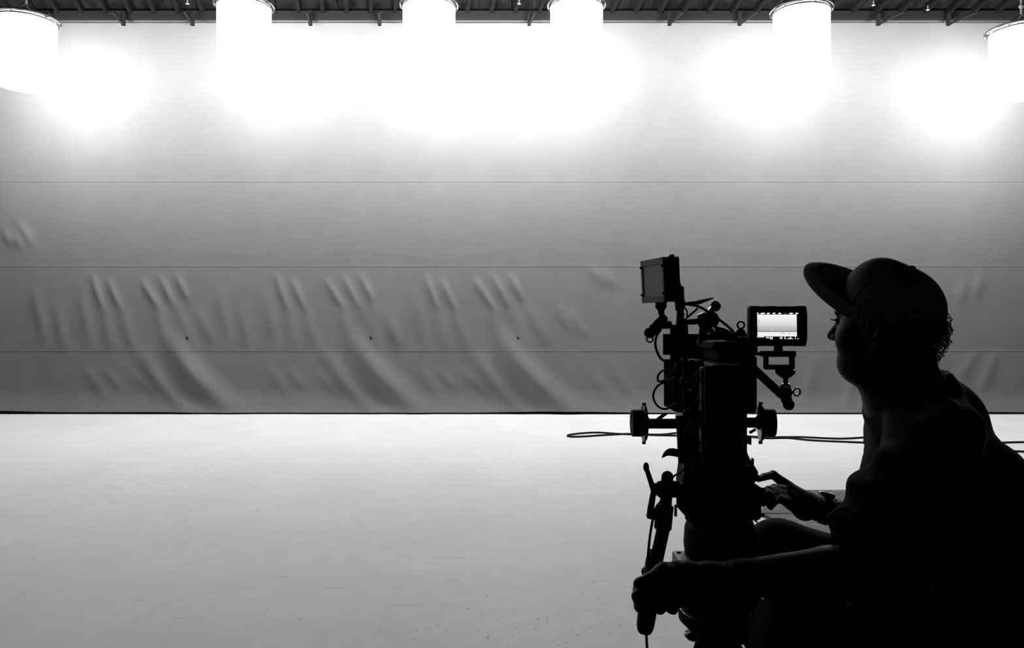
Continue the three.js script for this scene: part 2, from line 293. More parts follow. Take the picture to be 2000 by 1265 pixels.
// ---------------------------------------------------------------- the tripod: bowl, spreader, three legs
const TD = 1.56;
{
  const c = P(1418, 1200, TD);
  const t = thing('tripod', 'low black film tripod with a broad round bowl top beside the operator\'s knee', 'tripod', V(c.x, 0, c.z));
  const k = TD / F;
  part(t, 'bowl', [lathe([[0.0, -0.046], [0.045, -0.044], [0.074, -0.030], [0.094, -0.010], [0.095, 0.008], [0.090, 0.013], [0.078, 0.013], [0.07, 0.006], [0, 0.004]], V(c.x, c.y, c.z), V(0, 1, 0), 48)], M.black);
  part(t, 'bowl_rim', [ring(V(c.x, c.y + 0.010, c.z), 0.091, 0.0018, V(0, 1, 0))], M.steel, 'worn bare metal rim');
  part(t, 'tie_down_knob', [lathe([[0.007, 0.04], [0.007, 0.014], [0.02, 0.012], [0.021, 0.006], [0.016, 0], [0, 0]], P(1357, 1247, TD), V(0, 1, 0), 24)], M.gloss);
  part(t, 'mount_block', [bx(1476, 1176, 1492, 1205, 1.47, 1.50), rod(P(1462, 1182, 1.49), P(1480, 1180, 1.49), 0.008)], M.steel);
  for (let i = 0; i < 3; i++) {
    const a = 0.55 + i * 2.094, o = V(Math.cos(a), 0, Math.sin(a)), at = (r, y) => V(c.x + o.x * r, y, c.z + o.z * r);
    const lg = part(t, 'leg', [rod(at(0.050, c.y - 0.035), at(0.17, 0.36), 0.019, 0.019), rod(at(0.155, 0.42), at(0.27, 0.03), 0.014, 0.014)], M.black);
    part(t, 'leg_clamp', [rod(at(0.16, 0.40), at(0.175, 0.35), 0.026, 0.026), rbox(0.02, 0.05, 0.02, 0.004, at(0.195, 0.38))], M.matte);
    part(lg, 'rubber_foot', [ball(at(0.272, 0.022), 0.022, 1, 1, 1)], M.rubber);
  }
  part(t, 'spreader_bar', [bx(1366, 1257, 1452, 1267, 1.52, 1.55, 0.002), bx(1366, 1254, 1376, 1262, 1.52, 1.55, 0.002)], M.black);
  part(t, 'clamp_plate', [bx(1435, 1240, 1447, 1259, 1.50, 1.515, 0.002)], M.greyMetal, 'small grey clamp plate');
}
// ---------------------------------------------------------------- fluid head with its pan handle
{
  const c = P(1405, 1170, 1.56);
  const t = thing('fluid_head', 'black fluid tripod head with a long pan handle under the camera', 'tripod head', c);
  part(t, 'pan_base', [lathe([[0.06, -0.02], [0.082, 0.0], [0.084, 0.05], [0.078, 0.064], [0.0, 0.066]], c, V(0, 1, 0), 40)], M.black);
  const col = P(1337, 1090, 1.54);
  const bp = part(t, 'base_plate', [rbox(0.134, 0.030, 0.13, 0.006, V(0.396, 0.769, -1.53))], M.greyMetal, 'grey worn metal base plate');
  for (const p of [P(1326, 1079, 1.577), P(1349, 1090, 1.539)]) part(bp, 'screw', [lathe([[0.0045, 0], [0.0045, 0.003], [0.002, 0.004], [0, 0.003]], V(p.x, 0.783, p.z), V(0, 1, 0), 14)], M.gloss);
  const tx = P(1406, 1060, 1.56);
  part(t, 'tilt_drum', [lathe([[0.058, -0.045], [0.069, -0.03], [0.072, 0.0], [0.070, 0.03], [0.064, 0.048], [0, 0.05]], V(tx.x, tx.y, tx.z), V(0, 1, 0), 44), bx(1340, 1012, 1478, 1040, 1.49, 1.62, 0.012)], M.black);
  part(t, 'plate_clamp', [bx(1319, 928, 1490, 1018, 1.52, 1.63, 0.010)], M.matte);
  part(t, 'latch', [bx(1470, 1010, 1480, 1022, 1.50, 1.53)], M.steel);
  part(t, 'release_pin', [rod(P(1319.5, 985, 1.62), P(1319.5, 1008, 1.62), 0.003)], M.steel);
  for (const [x, y] of [[1484, 958], [1485, 970], [1484, 982]]) part(t, 'control_button', [rod(P(x, y, 1.56), P(x + 10, y, 1.56), 0.0075, 0.0065)], M.gloss);
  // rosette and the pan handle running down towards the operator
  part(t, 'handle_rosette', [rod(P(1322, 955, 1.50), P(1287, 955, 1.48), 0.016, 0.016), bx(1286, 940, 1320, 968, 1.47, 1.50, 0.006)], M.black);
  const pan = part(t, 'pan_handle', [rod(P(1303.5, 931, 1.485), P(1300, 990, 1.475), 0.0115, 0.0115), ball(P(1303.5, 931, 1.485), 0.0115), rod(P(1299, 985, 1.475), P(1294, 1035, 1.465), 0.0165, 0.0165), rod(P(1296, 1030, 1.465), P(1274, 1130, 1.43), 0.0125, 0.0125)], M.black);
  part(pan, 'grip', [lathe([[0, 0], [0.006, 0.0006], [0.0105, 0.003], [0.0138, 0.008], [0.0158, 0.016], [0.0175, 0.05], [0.0165, 0.09], [0.0155, 0.13], [0.013, 0.15], [0, 0.152]], P(1258, 1240, 1.39), P(1274, 1120, 1.43).sub(P(1258, 1240, 1.39)), 28)], M.rubber);
  part(t, 'clamp_lever', [rod(P(1261, 910, 1.46), P(1276, 955, 1.47), 0.0045, 0.0055), ball(P(1262, 912, 1.46), 0.0062, 0.9, 1.5, 0.9), rod(P(1277, 944, 1.475), P(1279, 965, 1.475), 0.0075), rod(P(1275, 960, 1.475), P(1292, 957, 1.475), 0.008), rod(P(1276, 962, 1.47), P(1270, 1000, 1.465), 0.0055, 0.0065), rod(P(1266, 1003, 1.465), P(1290, 1010, 1.47), 0.009, 0.008)], M.black);
}
{
  const t = thing('control_cable', 'thin black cable hanging along the pan handle and out below its grip', 'cable', P(1264, 1265, 1.38));
  part(t, 'sheath', [tube([P(1290, 980, 1.485), P(1281, 992, 1.47), P(1272, 1030, 1.45), P(1266, 1080, 1.43), P(1263, 1125, 1.435), P(1262, 1200, 1.415), P(1262.5, 1240, 1.39), P(1264, 1270, 1.385), P(1268, 1420, 1.40)], 0.0026, 90, 8)], M.rubber);
}
// ---------------------------------------------------------------- the cinema camera, seen from behind
const rig = thing('cinema_camera', 'black cinema camera rig on the tripod, seen from behind with matte box and rods', 'camera', P(1405, 925, 1.57));
{
  const t = rig;
  const mb = part(t, 'matte_box', [bx(1296, 701, 1478, 806, 1.70, 1.84, 0.004), bx(1310, 655, 1476, 704, 1.70, 1.80, 0.004)], M.matte);
  part(mb, 'flag', [bx(1294.5, 652, 1480, 693, 1.81, 1.818, 0.002)], M.matte);
  part(t, 'camera_body', [bx(1340, 700, 1455, 905, 1.49, 1.68, 0.006), bx(1362, 672, 1462, 706, 1.52, 1.70, 0.005)], M.black);
  part(t, 'cage_side', [bx(1308, 634, 1345, 806, 1.56, 1.62, 0.004), bx(1322, 622, 1342, 640, 1.57, 1.61)], M.matte);
  part(t, 'cage_side', [bx(1456, 694, 1479, 800, 1.50, 1.56, 0.005)], M.matte);
  part(t, 'top_plate', [bx(1360, 664, 1470, 682, 1.52, 1.66, 0.003), bx(1425, 656, 1478, 690, 1.53, 1.6, 0.004)], M.black);
  part(t, 'top_handle', [rod(P(1370, 636, 1.60), P(1426, 655, 1.60), 0.010), rod(P(1424, 650, 1.60), P(1424, 672, 1.60), 0.009), rod(P(1374, 640, 1.62), P(1372, 672, 1.62), 0.009)], M.black);
  // battery plate shoulders and lower cage narrowing to the head
  part(t, 'base_plate', [bx(1345, 890, 1478, 945, 1.50, 1.62, 0.006)], M.black);
  const sh = new THREE.Shape(); for (const [i, [x, y]] of [[1330, 870], [1452, 870], [1466, 905], [1484, 934], [1322, 934], [1326, 905]].entries()) { const p = P(x, y, x < 1400 ? 1.60 : 1.54); i ? sh.lineTo(p.x, p.y) : sh.moveTo(p.x, p.y); }
  const cg = new THREE.ExtrudeGeometry(sh, { depth: 0.06, bevelEnabled: true, bevelSize: 0.002, bevelThickness: 0.003 }); cg.translate(0, 0, -1.60);
  part(t, 'dovetail', [cg], M.black);
  part(t, 'side_strap', [rod(P(1449, 875, 1.52), P(1479, 924, 1.51), 0.003), bx(1455, 872, 1459, 888, 1.52, 1.53, 0.001), bx(1467, 893, 1473, 912, 1.515, 1.53, 0.003), bx(1458, 851, 1463, 866, 1.5, 1.53)], M.steel);
  // rods with the hand wheels
  part(t, 'iris_rod', [rod(P(1262, 827, 1.60), P(1325, 827, 1.60), 0.0105), rod(P(1283, 818, 1.61), P(1297, 808, 1.62), 0.0022), rod(P(1288, 818, 1.61), P(1302, 808, 1.62), 0.0022)], M.black);
  part(t, 'iris_rod', [rod(P(1455, 825, 1.56), P(1482, 825, 1.56), 0.0105), rod(P(1464, 845, 1.55), P(1476, 838, 1.55), 0.003)], M.black);
  const wheel = (x0, x1, xd, y, d, dir, tilt) => {
    const a = P(x0, y, d), b = P(x1, y, d), w = Math.abs(b.x - a.x);
    const ax = V(dir, 0, tilt).normalize();
    const kn = part(t, 'hand_wheel', [lathe([[0, 0], [0.0255, 0], [0.0275, 0.002], [0.0275, w * 0.55], [0.0265, w * 0.6], [0.0275, w * 0.65], [0.0275, w - 0.002], [0.0255, w], [0, w]], a, ax, 44)], M.black);
    const e = P(xd, y, d);
    part(kn, 'marking_disc', [lathe([[0, -0.004], [0.036, -0.003], [0.0375, 0], [0.036, 0.003], [0.018, 0.006], [0, 0.006]], e, ax, 48), rod(V(e.x, e.y - 0.037, e.z - 0.002), V(e.x, e.y - 0.043, e.z - 0.002), 0.004), rod(V(e.x, e.y + 0.036, e.z), V(e.x, e.y + 0.042, e.z), 0.004)], M.gloss);
    part(kn, 'hub', [rod(e, V(e.x + ax.x * -0.01, e.y, e.z - ax.z * 0.01), 0.016, 0.012)], M.black);
  };
  wheel(1254, 1233.5, 1258, 826, 1.58, -1, 0.0);
  wheel(1490, 1513, 1486, 825, 1.55, 1, 0.16);
  // lens end, gears and clutter of the left flank
  part(t, 'lens_barrel', [rod(P(1412, 800, 1.68), V(P(1412, 800, 1.68).x - 0.0, P(1412, 800, 1.68).y, -1.86), 0.05, 0.055)], M.black);
  const cl = [];
  for (let i = 0; i < 26; i++) {
    const x = 1325 + rnd() * 45, y = 690 + i * 8.2 + rnd() * 8, d = 1.50 + rnd() * 0.05;
    cl.push(rnd() < 0.5 ? rod(P(x, y, d), P(x + 8 + rnd() * 10, y + rnd() * 10 - 5, d + 0.02), 0.004 + rnd() * 0.006) : bx(x, y, x + 8 + rnd() * 12, y + 6 + rnd() * 12, d, d + 0.04, 0.002));
  }
  part(t, 'connector_panel', [bx(1318, 700, 1378, 840, 1.545, 1.62, 0.004), ...cl], M.gloss);
  const scr = [];
  for (let i = 0; i < 22; i++) { const x = 1322 + rnd() * 42, y = 690 + rnd() * 165, p = P(x, y, 1.492); scr.push(lathe([[0.0022, 0], [0.002, 0.002], [0, 0.002]], p, V(0.1, 0.5, 1), 10)); }
  part(t, 'connector_screw', scr, M.steel);
  part(t, 'rod_bracket', [rod(P(1327, 812, 1.55), P(1332, 905, 1.52), 0.0075), rod(P(1345, 790, 1.56), P(1342, 925, 1.53), 0.008), rod(P(1356, 830, 1.54), P(1357, 925, 1.52), 0.010), rod(P(1369, 850, 1.53), P(1372, 925, 1.51), 0.008)], M.gloss);
  part(t, 'leather_tab', (() => { const p = [[1293, 893], [1297, 884], [1304, 877.5], [1313, 875.5], [1325, 878], [1340, 884], [1340, 896], [1326, 892], [1312, 889], [1302, 888.5]]; const s = new THREE.Shape(); s.setFromPoints(new THREE.SplineCurve(p.map(([x, y]) => { const q = P(x, y, 1.53); return new THREE.Vector2(q.x, q.y); })).getPoints(50)); const g = new THREE.ExtrudeGeometry(s, { depth: 0.004, bevelEnabled: true, bevelSize: 0.0008, bevelThickness: 0.001 }); g.translate(0, 0, -1.53); return [g]; })(), M.rubber);
}
{
  const t = thing('battery', 'tall black rounded battery block clipped on the back of the camera', 'battery', P(1413, 895, 1.46));
  part(t, 'battery_case', [bx(1371, 708, 1455, 897, 1.41, 1.485, 0.009)], M.black);
  part(t, 'battery_shell', [bx(1376, 714, 1451, 890, 1.404, 1.42, 0.006)], M.matte);
  part(t, 'battery_plate', [bx(1364, 716, 1460, 902, 1.475, 1.50, 0.003)], M.gloss);
}
// ---------------------------------------------------------------- box panel on a double ball mount, top left of the rig
{
  const c = P(1303, 546, 1.54), t = thing('side_panel', 'small square black panel with dull grey face and corner screws on a ball mount', 'panel light', c);
  const q = euler(0, 0.23, 0.045), L = (x, y, z) => V(x, y, z).applyQuaternion(q).add(c);
  const H = 0.088, W = 0.112, T = 0.033, c0 = V(0.002, 0, -0.035);
  const bodyG = rbox(T, H, W, 0.002, c0.clone()); place(bodyG, V(0, 0, 0), q); bodyG.translate(c.x, c.y, c.z);
  part(t, 'housing', [bodyG, rod(L(0.012, H / 2, 0), L(0.012, H / 2 + 0.006, 0), 0.004), rod(L(0.004, H / 2, 0.005), L(0.014, H / 2 + 0.004, 0.005), 0.003)], M.black);
  const fr = []; const f = (y0, y1, z0, z1) => { const g = plain(-0.0025, 0.0015, y0, y1, z0, z1); g.translate(c0.x - T / 2, 0, c0.z); g.applyQuaternion(q); g.translate(c.x, c.y, c.z); fr.push(g); };
  f(H / 2 - 0.012, H / 2, -W / 2, W / 2); f(-H / 2, -H / 2 + 0.012, -W / 2, W / 2); f(-H / 2, H / 2, -W / 2, -W / 2 + 0.008); f(-H / 2, H / 2, W / 2 - 0.008, W / 2);
  part(t, 'bezel', fr, M.greyMetal, 'dark grey frame around the face');
  const fg = plain(-0.0008, 0.0, -H / 2 + 0.012, H / 2 - 0.012, -W / 2 + 0.008, W / 2 - 0.008); fg.translate(c0.x - T / 2, 0, c0.z); fg.applyQuaternion(q); fg.translate(c.x, c.y, c.z);
  part(t, 'diffuser_face', fg, M.panelFace, 'dull grey unlit face');
  for (const [y, z] of [[0.027, 0.053], [-0.027, 0.053], [0.03, -0.054], [-0.027, -0.054]]) part(t, 'screw', [ball(L(c0.x - T / 2 - 0.003, y, c0.z + z), 0.0028)], M.black);
  part(t, 'foot_cup', [lathe([[0.005, 0], [0.006, 0.008], [0.0115, 0.016], [0.0115, 0.026], [0, 0.027]], P(1291, 615, 1.56), V(0, 1, 0), 24)], M.black);
}
{
  const t = thing('ball_arm', 'stubby double ball arm with a ring screw carrying the square panel', 'mounting arm', P(1280, 650, 1.57));
  part(t, 'ball_joint', [ball(P(1294, 622, 1.56), 0.0105), rod(P(1293, 606, 1.56), P(1293, 622, 1.56), 0.005)], M.gloss);
  part(t, 'clamp_body', [rod(P(1290, 628, 1.56), P(1266, 655, 1.56), 0.0105, 0.010), ball(P(1268, 650, 1.56), 0.0105), rod(P(1282, 635, 1.56), P(1310, 634, 1.57), 0.008)], M.black);
  for (const k of [0, 1]) part(t, 'collar', [rod(P(1277 - k * 7, 641 + k * 7, 1.56), P(1275 - k * 7, 643 + k * 7, 1.56), 0.0125)], M.gloss);
  part(t, 'ring_screw', [ring(P(1269, 662, 1.56), 0.0062, 0.0018, V(0, 0, 1)), rod(P(1268, 656, 1.56), P(1266, 651, 1.56), 0.004)], M.steel);
}
{
  const t = thing('antenna_mount', 'upright black connector stalk with round metal plug beside the square panel', 'connector', P(1328, 635, 1.57));
  part(t, 'stalk', [rod(P(1329, 600, 1.56), P(1328, 640, 1.57), 0.0065, 0.0085), rod(P(1328, 585, 1.55), P(1328, 606, 1.56), 0.0105, 0.009), bx(1318, 588, 1337, 598, 1.54, 1.56, 0.002)], M.black);
  part(t, 'plug', [rod(P(1322, 550, 1.53), P(1323, 588, 1.55), 0.0075, 0.0065), ring(P(1323, 556, 1.53), 0.006, 0.0015, V(0, 0.3, 1)), rod(P(1330, 560, 1.535), P(1331, 592, 1.55), 0.006)], M.gloss);
  part(t, 'screw', [rod(P(1316, 590, 1.535), P(1316, 584, 1.535), 0.0035)], M.chrome);
  part(t, 'screw', [rod(P(1334, 620, 1.555), P(1336, 612, 1.555), 0.002)], M.chrome);
  part(t, 'antenna_blade', [rod(P(1336, 593, 1.55), P(1366, 590.5, 1.55), 0.0028, 0.004), rod(P(1364, 590.5, 1.55), P(1394, 581.5, 1.55), 0.0045, 0.0012)], M.black);
}
// ---------------------------------------------------------------- articulated arm over the top of the rig
{
  const t = thing('articulated_arm', 'black articulated arm with ball joints lying over the top of the camera', 'mounting arm', P(1390, 640, 1.58));
  part(t, 'end_ball', [ball(P(1397, 597.5, 1.57), 0.0115), rod(P(1390, 606, 1.57), P(1384, 614, 1.575), 0.008)], M.gloss);
  part(t, 'joint', [ball(P(1387, 624, 1.58), 0.0185), ball(P(1376, 632, 1.575), 0.013), rod(P(1370, 616, 1.575), P(1378, 634, 1.575), 0.011)], M.black);
  part(t, 'collar', [rod(P(1384, 603, 1.565), P(1392, 609, 1.565), 0.009), rod(P(1368, 612, 1.565), P(1372, 621, 1.565), 0.008)], M.steel);
  part(t, 'arm_rod', [rod(P(1340, 629, 1.58), P(1372, 627, 1.58), 0.0058), rod(P(1342, 620, 1.575), P(1363, 602, 1.575), 0.0022), rod(P(1372, 636, 1.585), P(1412, 652, 1.585), 0.0055)], M.black);
}
{
  const t = thing('eye_bolt', 'ring headed bolt on a round knob left of the bright monitor', 'bolt', P(1447, 656, 1.57));
  part(t, 'bolt_ring', [ring(P(1447, 634.5, 1.57), 0.0070, 0.0020, V(0, 0, 1))], M.gloss);
  part(t, 'bolt_knob', [ball(P(1446.5, 652, 1.57), 0.0110), rod(P(1446.5, 650, 1.57), P(1446.5, 664, 1.57), 0.011)], M.black);
}
// ---------------------------------------------------------------- monitor with its bracket and arm
{
  const d = 1.50, t = thing('field_monitor', 'small lit camera monitor showing the white backdrop, in a thick black rubber frame', 'monitor', P(1520, 740, d));
  part(t, 'rubber_frame', (() => {
    const p = (x, y) => { const v = P(x, y, d); return new THREE.Vector2(v.x, v.y); }, s = new THREE.Shape();
    const out = [[1466, 597], [1480, 597], [1488, 598], [1500, 597.5], [1510, 597], [1520, 598], [1532, 597.5], [1545, 598], [1560, 597], [1573, 597], [1576, 601], [1577.5, 615], [1577.5, 660], [1576.5, 668], [1574.5, 676], [1556, 676], [1545, 675.5], [1530, 676], [1510, 676], [1496, 675.5], [1480, 676], [1466, 676], [1464, 673], [1464, 600]];
    s.setFromPoints(out.map(([x, y]) => p(x, y)));
    const hole = new THREE.Path(); hole.setFromPoints([[1477, 607], [1565, 607], [1565, 664.5], [1477, 664.5]].map(([x, y]) => p(x, y))); s.holes.push(hole);
    const g = new THREE.ExtrudeGeometry(s, { depth: 0.014, bevelEnabled: true, bevelSize: 0.0015, bevelThickness: 0.002, bevelOffset: -0.0015, bevelSegments: 2 }); g.translate(0, 0, -d - 0.016);
    const a = P(1464.5, 597.5, d), b = P(1576.5, 675.5, d);
    return [g, rbox(b.x - a.x - 0.004, a.y - b.y - 0.003, 0.012, 0.004, V((a.x + b.x) / 2 + 0.001, (a.y + b.y) / 2, -d - 0.015))];
  })(), M.rubber);
  const cv = document.createElement('canvas'); cv.width = 528; cv.height = 346; const x = cv.getContext('2d');
  const S = 6, X = (px) => (px - 1477) * S, Y = (py) => (py - 607) * S;
  x.fillStyle = '#000'; x.fillRect(0, 0, 528, 346);
  const gr = x.createLinearGradient(0, Y(614), 0, Y(647)); gr.addColorStop(0, '#fdfdfd'); gr.addColorStop(0.25, '#ededed'); gr.addColorStop(0.6, '#d6d6d6'); gr.addColorStop(0.85, '#b8b8b8'); gr.addColorStop(1, '#a8a8a8');
  x.fillStyle = gr; x.beginPath(); x.moveTo(X(1481.3), Y(614)); x.lineTo(X(1559), Y(614)); x.lineTo(X(1559.6), Y(657)); x.lineTo(X(1482), Y(657)); x.fill();
  x.fillStyle = '#f1f1f1'; x.fillRect(X(1482), Y(648), (1559.5 - 1482) * S, 9 * S);
  x.fillStyle = '#3a3a3a'; x.fillRect(X(1482), Y(647.2), 77.3 * S, 0.9 * S);
  x.strokeStyle = '#8a8a8a'; x.lineWidth = 4; x.beginPath(); x.moveTo(X(1483), Y(622)); x.lineTo(X(1486.5), Y(631)); x.stroke(); x.beginPath(); x.moveTo(X(1504), Y(642)); x.lineTo(X(1510), Y(647)); x.stroke();
  x.strokeStyle = '#f4f4f4'; x.beginPath(); x.moveTo(X(1484.5), Y(620)); x.lineTo(X(1487.5), Y(630)); x.stroke(); x.beginPath(); x.moveTo(X(1505.5), Y(641.5)); x.lineTo(X(1512), Y(647)); x.stroke();
  x.strokeStyle = '#b5b5b5'; x.lineWidth = 3; x.beginPath(); x.moveTo(X(1525), Y(651)); x.lineTo(X(1559), Y(652)); x.stroke();
  x.fillStyle = '#a0a0a0'; x.fillRect(X(1529), Y(650.4), 5 * S, 1 * S); x.fillRect(X(1543), Y(650.4), 4 * S, 1 * S);
  x.fillStyle = '#fff';
  for (const [a, b] of [[1478.2, 1484.8], [1487.2, 1497.4], [1500, 1506.5], [1511.4, 1517.6], [1522.4, 1528.6], [1544, 1552], [1556, 1562.5]]) { x.beginPath(); x.ellipse(X((a + b) / 2), Y(611.7), (b - a) / 2 * S, 1.25 * S, -0.06, 0, 7); x.fill(); }
  x.fillStyle = '#666'; x.fillRect(X(1534), Y(611.2), 6 * S, S);
  x.fillStyle = '#e8e8e8';
  for (const [a, b, c, e] of [[1477, 1495, 657.3, 659], [1499, 1505, 658, 660.5], [1506.5, 1512, 658, 662.5], [1526, 1531, 658, 662], [1535, 1537, 657, 662.6], [1556, 1557.2, 657, 662.6], [1559.6, 1563, 661, 662.3]]) x.fillRect(X(a), Y(c), (b - a) * S, (e - c) * S);
  x.fillStyle = '#000'; x.fillRect(X(1508), Y(659.8), 3 * S, 0.7 * S); x.fillRect(X(1527.5), Y(659), 1.6 * S, 2 * S);
  x.fillStyle = '#b0b0b0'; x.beginPath(); x.moveTo(X(1538), Y(662.5)); x.lineTo(X(1547), Y(657.4)); x.lineTo(X(1553), Y(662.5)); x.fill();
  const tex = new THREE.CanvasTexture(cv); tex.colorSpace = THREE.SRGBColorSpace;
  const sm = new THREE.MeshStandardMaterial({ name: 'screen', color: 0x000000, roughness: 0.3, emissive: 0xffffff, emissiveMap: tex, emissiveIntensity: 1.0 });
  const a = P(1477, 607, d), b = P(1565, 664.5, d);
  part(t, 'screen', place(new THREE.PlaneGeometry(b.x - a.x, a.y - b.y), V((a.x + b.x) / 2, (a.y + b.y) / 2, -d - 0.008)), sm, 'lit screen showing the stage');
  part(t, 'neck', [bx(1510.5, 674, 1529.5, 687, d + 0.004, d + 0.02, 0.002)], M.black);
  const br = [];
  br.push(bx(1483, 684, 1556, 697, d - 0.005, d + 0.025, 0.003), bx(1490, 694, 1502, 721, d, d + 0.02, 0.002), bx(1540, 694, 1553, 721, d, d + 0.02, 0.002), bx(1490, 711, 1553, 722, d, d + 0.02, 0.003));
  part(t, 'bracket', br, M.black);
  part(t, 'lower_cup', [lathe([[0.007, 0], [0.013, 0.004], [0.0185, 0.010], [0.0195, 0.016], [0.012, 0.018], [0, 0.018]], P(1534, 738.5, d + 0.01), V(0, 1, 0), 28), rod(P(1534.5, 737, d + 0.01), P(1534.5, 752, d + 0.01), 0.0048)], M.gloss);
}
{
  const d = 1.51, t = thing('monitor_arm', 'slanting black arm with ball joint and ring screw holding the lit monitor', 'mounting arm', P(1500, 745, d));
  part(t, 'arm_tube', [rod(P(1470, 718, d), P(1528, 772, d), 0.0085, 0.0085), rod(P(1450, 690, 1.54), P(1492, 691, 1.51), 0.0035)], M.black);
  part(t, 'ball_joint', [ball(P(1534.5, 757, d), 0.0105)], M.chrome, 'shiny ball');
  part(t, 'joint_clamp', [rod(P(1529, 758, d - 0.004), P(1538, 786, d - 0.004), 0.0115, 0.010), rod(P(1522, 768, d), P(1545, 764, d), 0.009), ball(P(1540.5, 790, d - 0.004), 0.0110)], M.black);
  const rs = part(t, 'ring_screw', [ring(P(1556, 765, d), 0.0068, 0.0018, V(0.1, 0, 1)), rod(P(1543, 765, d), P(1550, 765, d), 0.0035)], M.chrome);
  part(rs, 'nib', [0, 1, 2, 3, 4, 5, 6].map((i) => { const q = P(1556, 765, d), a = -2 + i * 0.65; return ball(V(q.x + 0.0088 * Math.cos(a), q.y + 0.0088 * Math.sin(a), q.z), 0.0014); }), M.chrome);
}
// ---------------------------------------------------------------- cables of the rig
for (const [label, r, pts] of [
  ['thick black cable arching from the connector stalk down to the camera top', 0.0027, [[1334, 594, 1.555], [1350, 595, 1.55], [1368, 600, 1.55], [1388, 612, 1.55], [1410, 628, 1.55], [1430, 645, 1.56], [1436, 656, 1.58]]],
  ['thin black cable looping from the stalk behind the articulated arm', 0.0016, [[1336, 598, 1.57], [1341, 606, 1.57], [1342, 616, 1.57], [1338, 626, 1.57], [1330, 632, 1.58]]],
  ['black cable hanging from the ball arm in a wide bend left of the rig', 0.0026, [[1290, 644, 1.56], [1283, 655, 1.56], [1280, 670, 1.56], [1283, 686, 1.56], [1291, 700, 1.56], [1304, 708, 1.55], [1318, 712, 1.54]]],
  ['black cable curling in a small loop at the left flank of the rig', 0.0022, [[1322, 712, 1.53], [1310, 722, 1.53], [1294, 724, 1.54], [1285, 734, 1.54], [1286, 744, 1.54], [1298, 742, 1.53], [1312, 728, 1.52], [1322, 714, 1.52]]],
  ['black cable swinging out in the lowest bend at the left flank of the rig', 0.0022, [[1318, 738, 1.52], [1300, 745, 1.53], [1284, 754, 1.54], [1276, 770, 1.54], [1279, 785, 1.54], [1289, 796, 1.54], [1302, 798, 1.53], [1320, 788, 1.52]]],
  ['short black cable bridging the articulated arm and the bolt by the monitor', 0.0020, [[1376, 636, 1.57], [1390, 644, 1.56], [1400, 641, 1.56], [1412, 642, 1.56], [1424, 648, 1.57], [1434, 656, 1.58]]],
  ['black cable hanging loose inside the gear at the lower left of the rig', 0.0020, [[1352, 818, 1.52], [1340, 840, 1.51], [1340, 860, 1.51], [1346, 876, 1.51], [1342, 900, 1.51], [1334, 918, 1.51], [1316, 930, 1.50], [1308, 945, 1.49]]],
]) {
  const p = pts.map((a) => P(...a)); const t = thing('rig_cable', label, 'cable', p[p.length - 1]);
  part(t, 'sheath', [tube(p, r, 60, 8)], M.rubber);
  if (label.startsWith('short')) part(t, 'plug', [rod(P(1386, 641, 1.545), P(1398, 652, 1.545), 0.0055, 0.0045)], M.steel, 'metal plug');
}
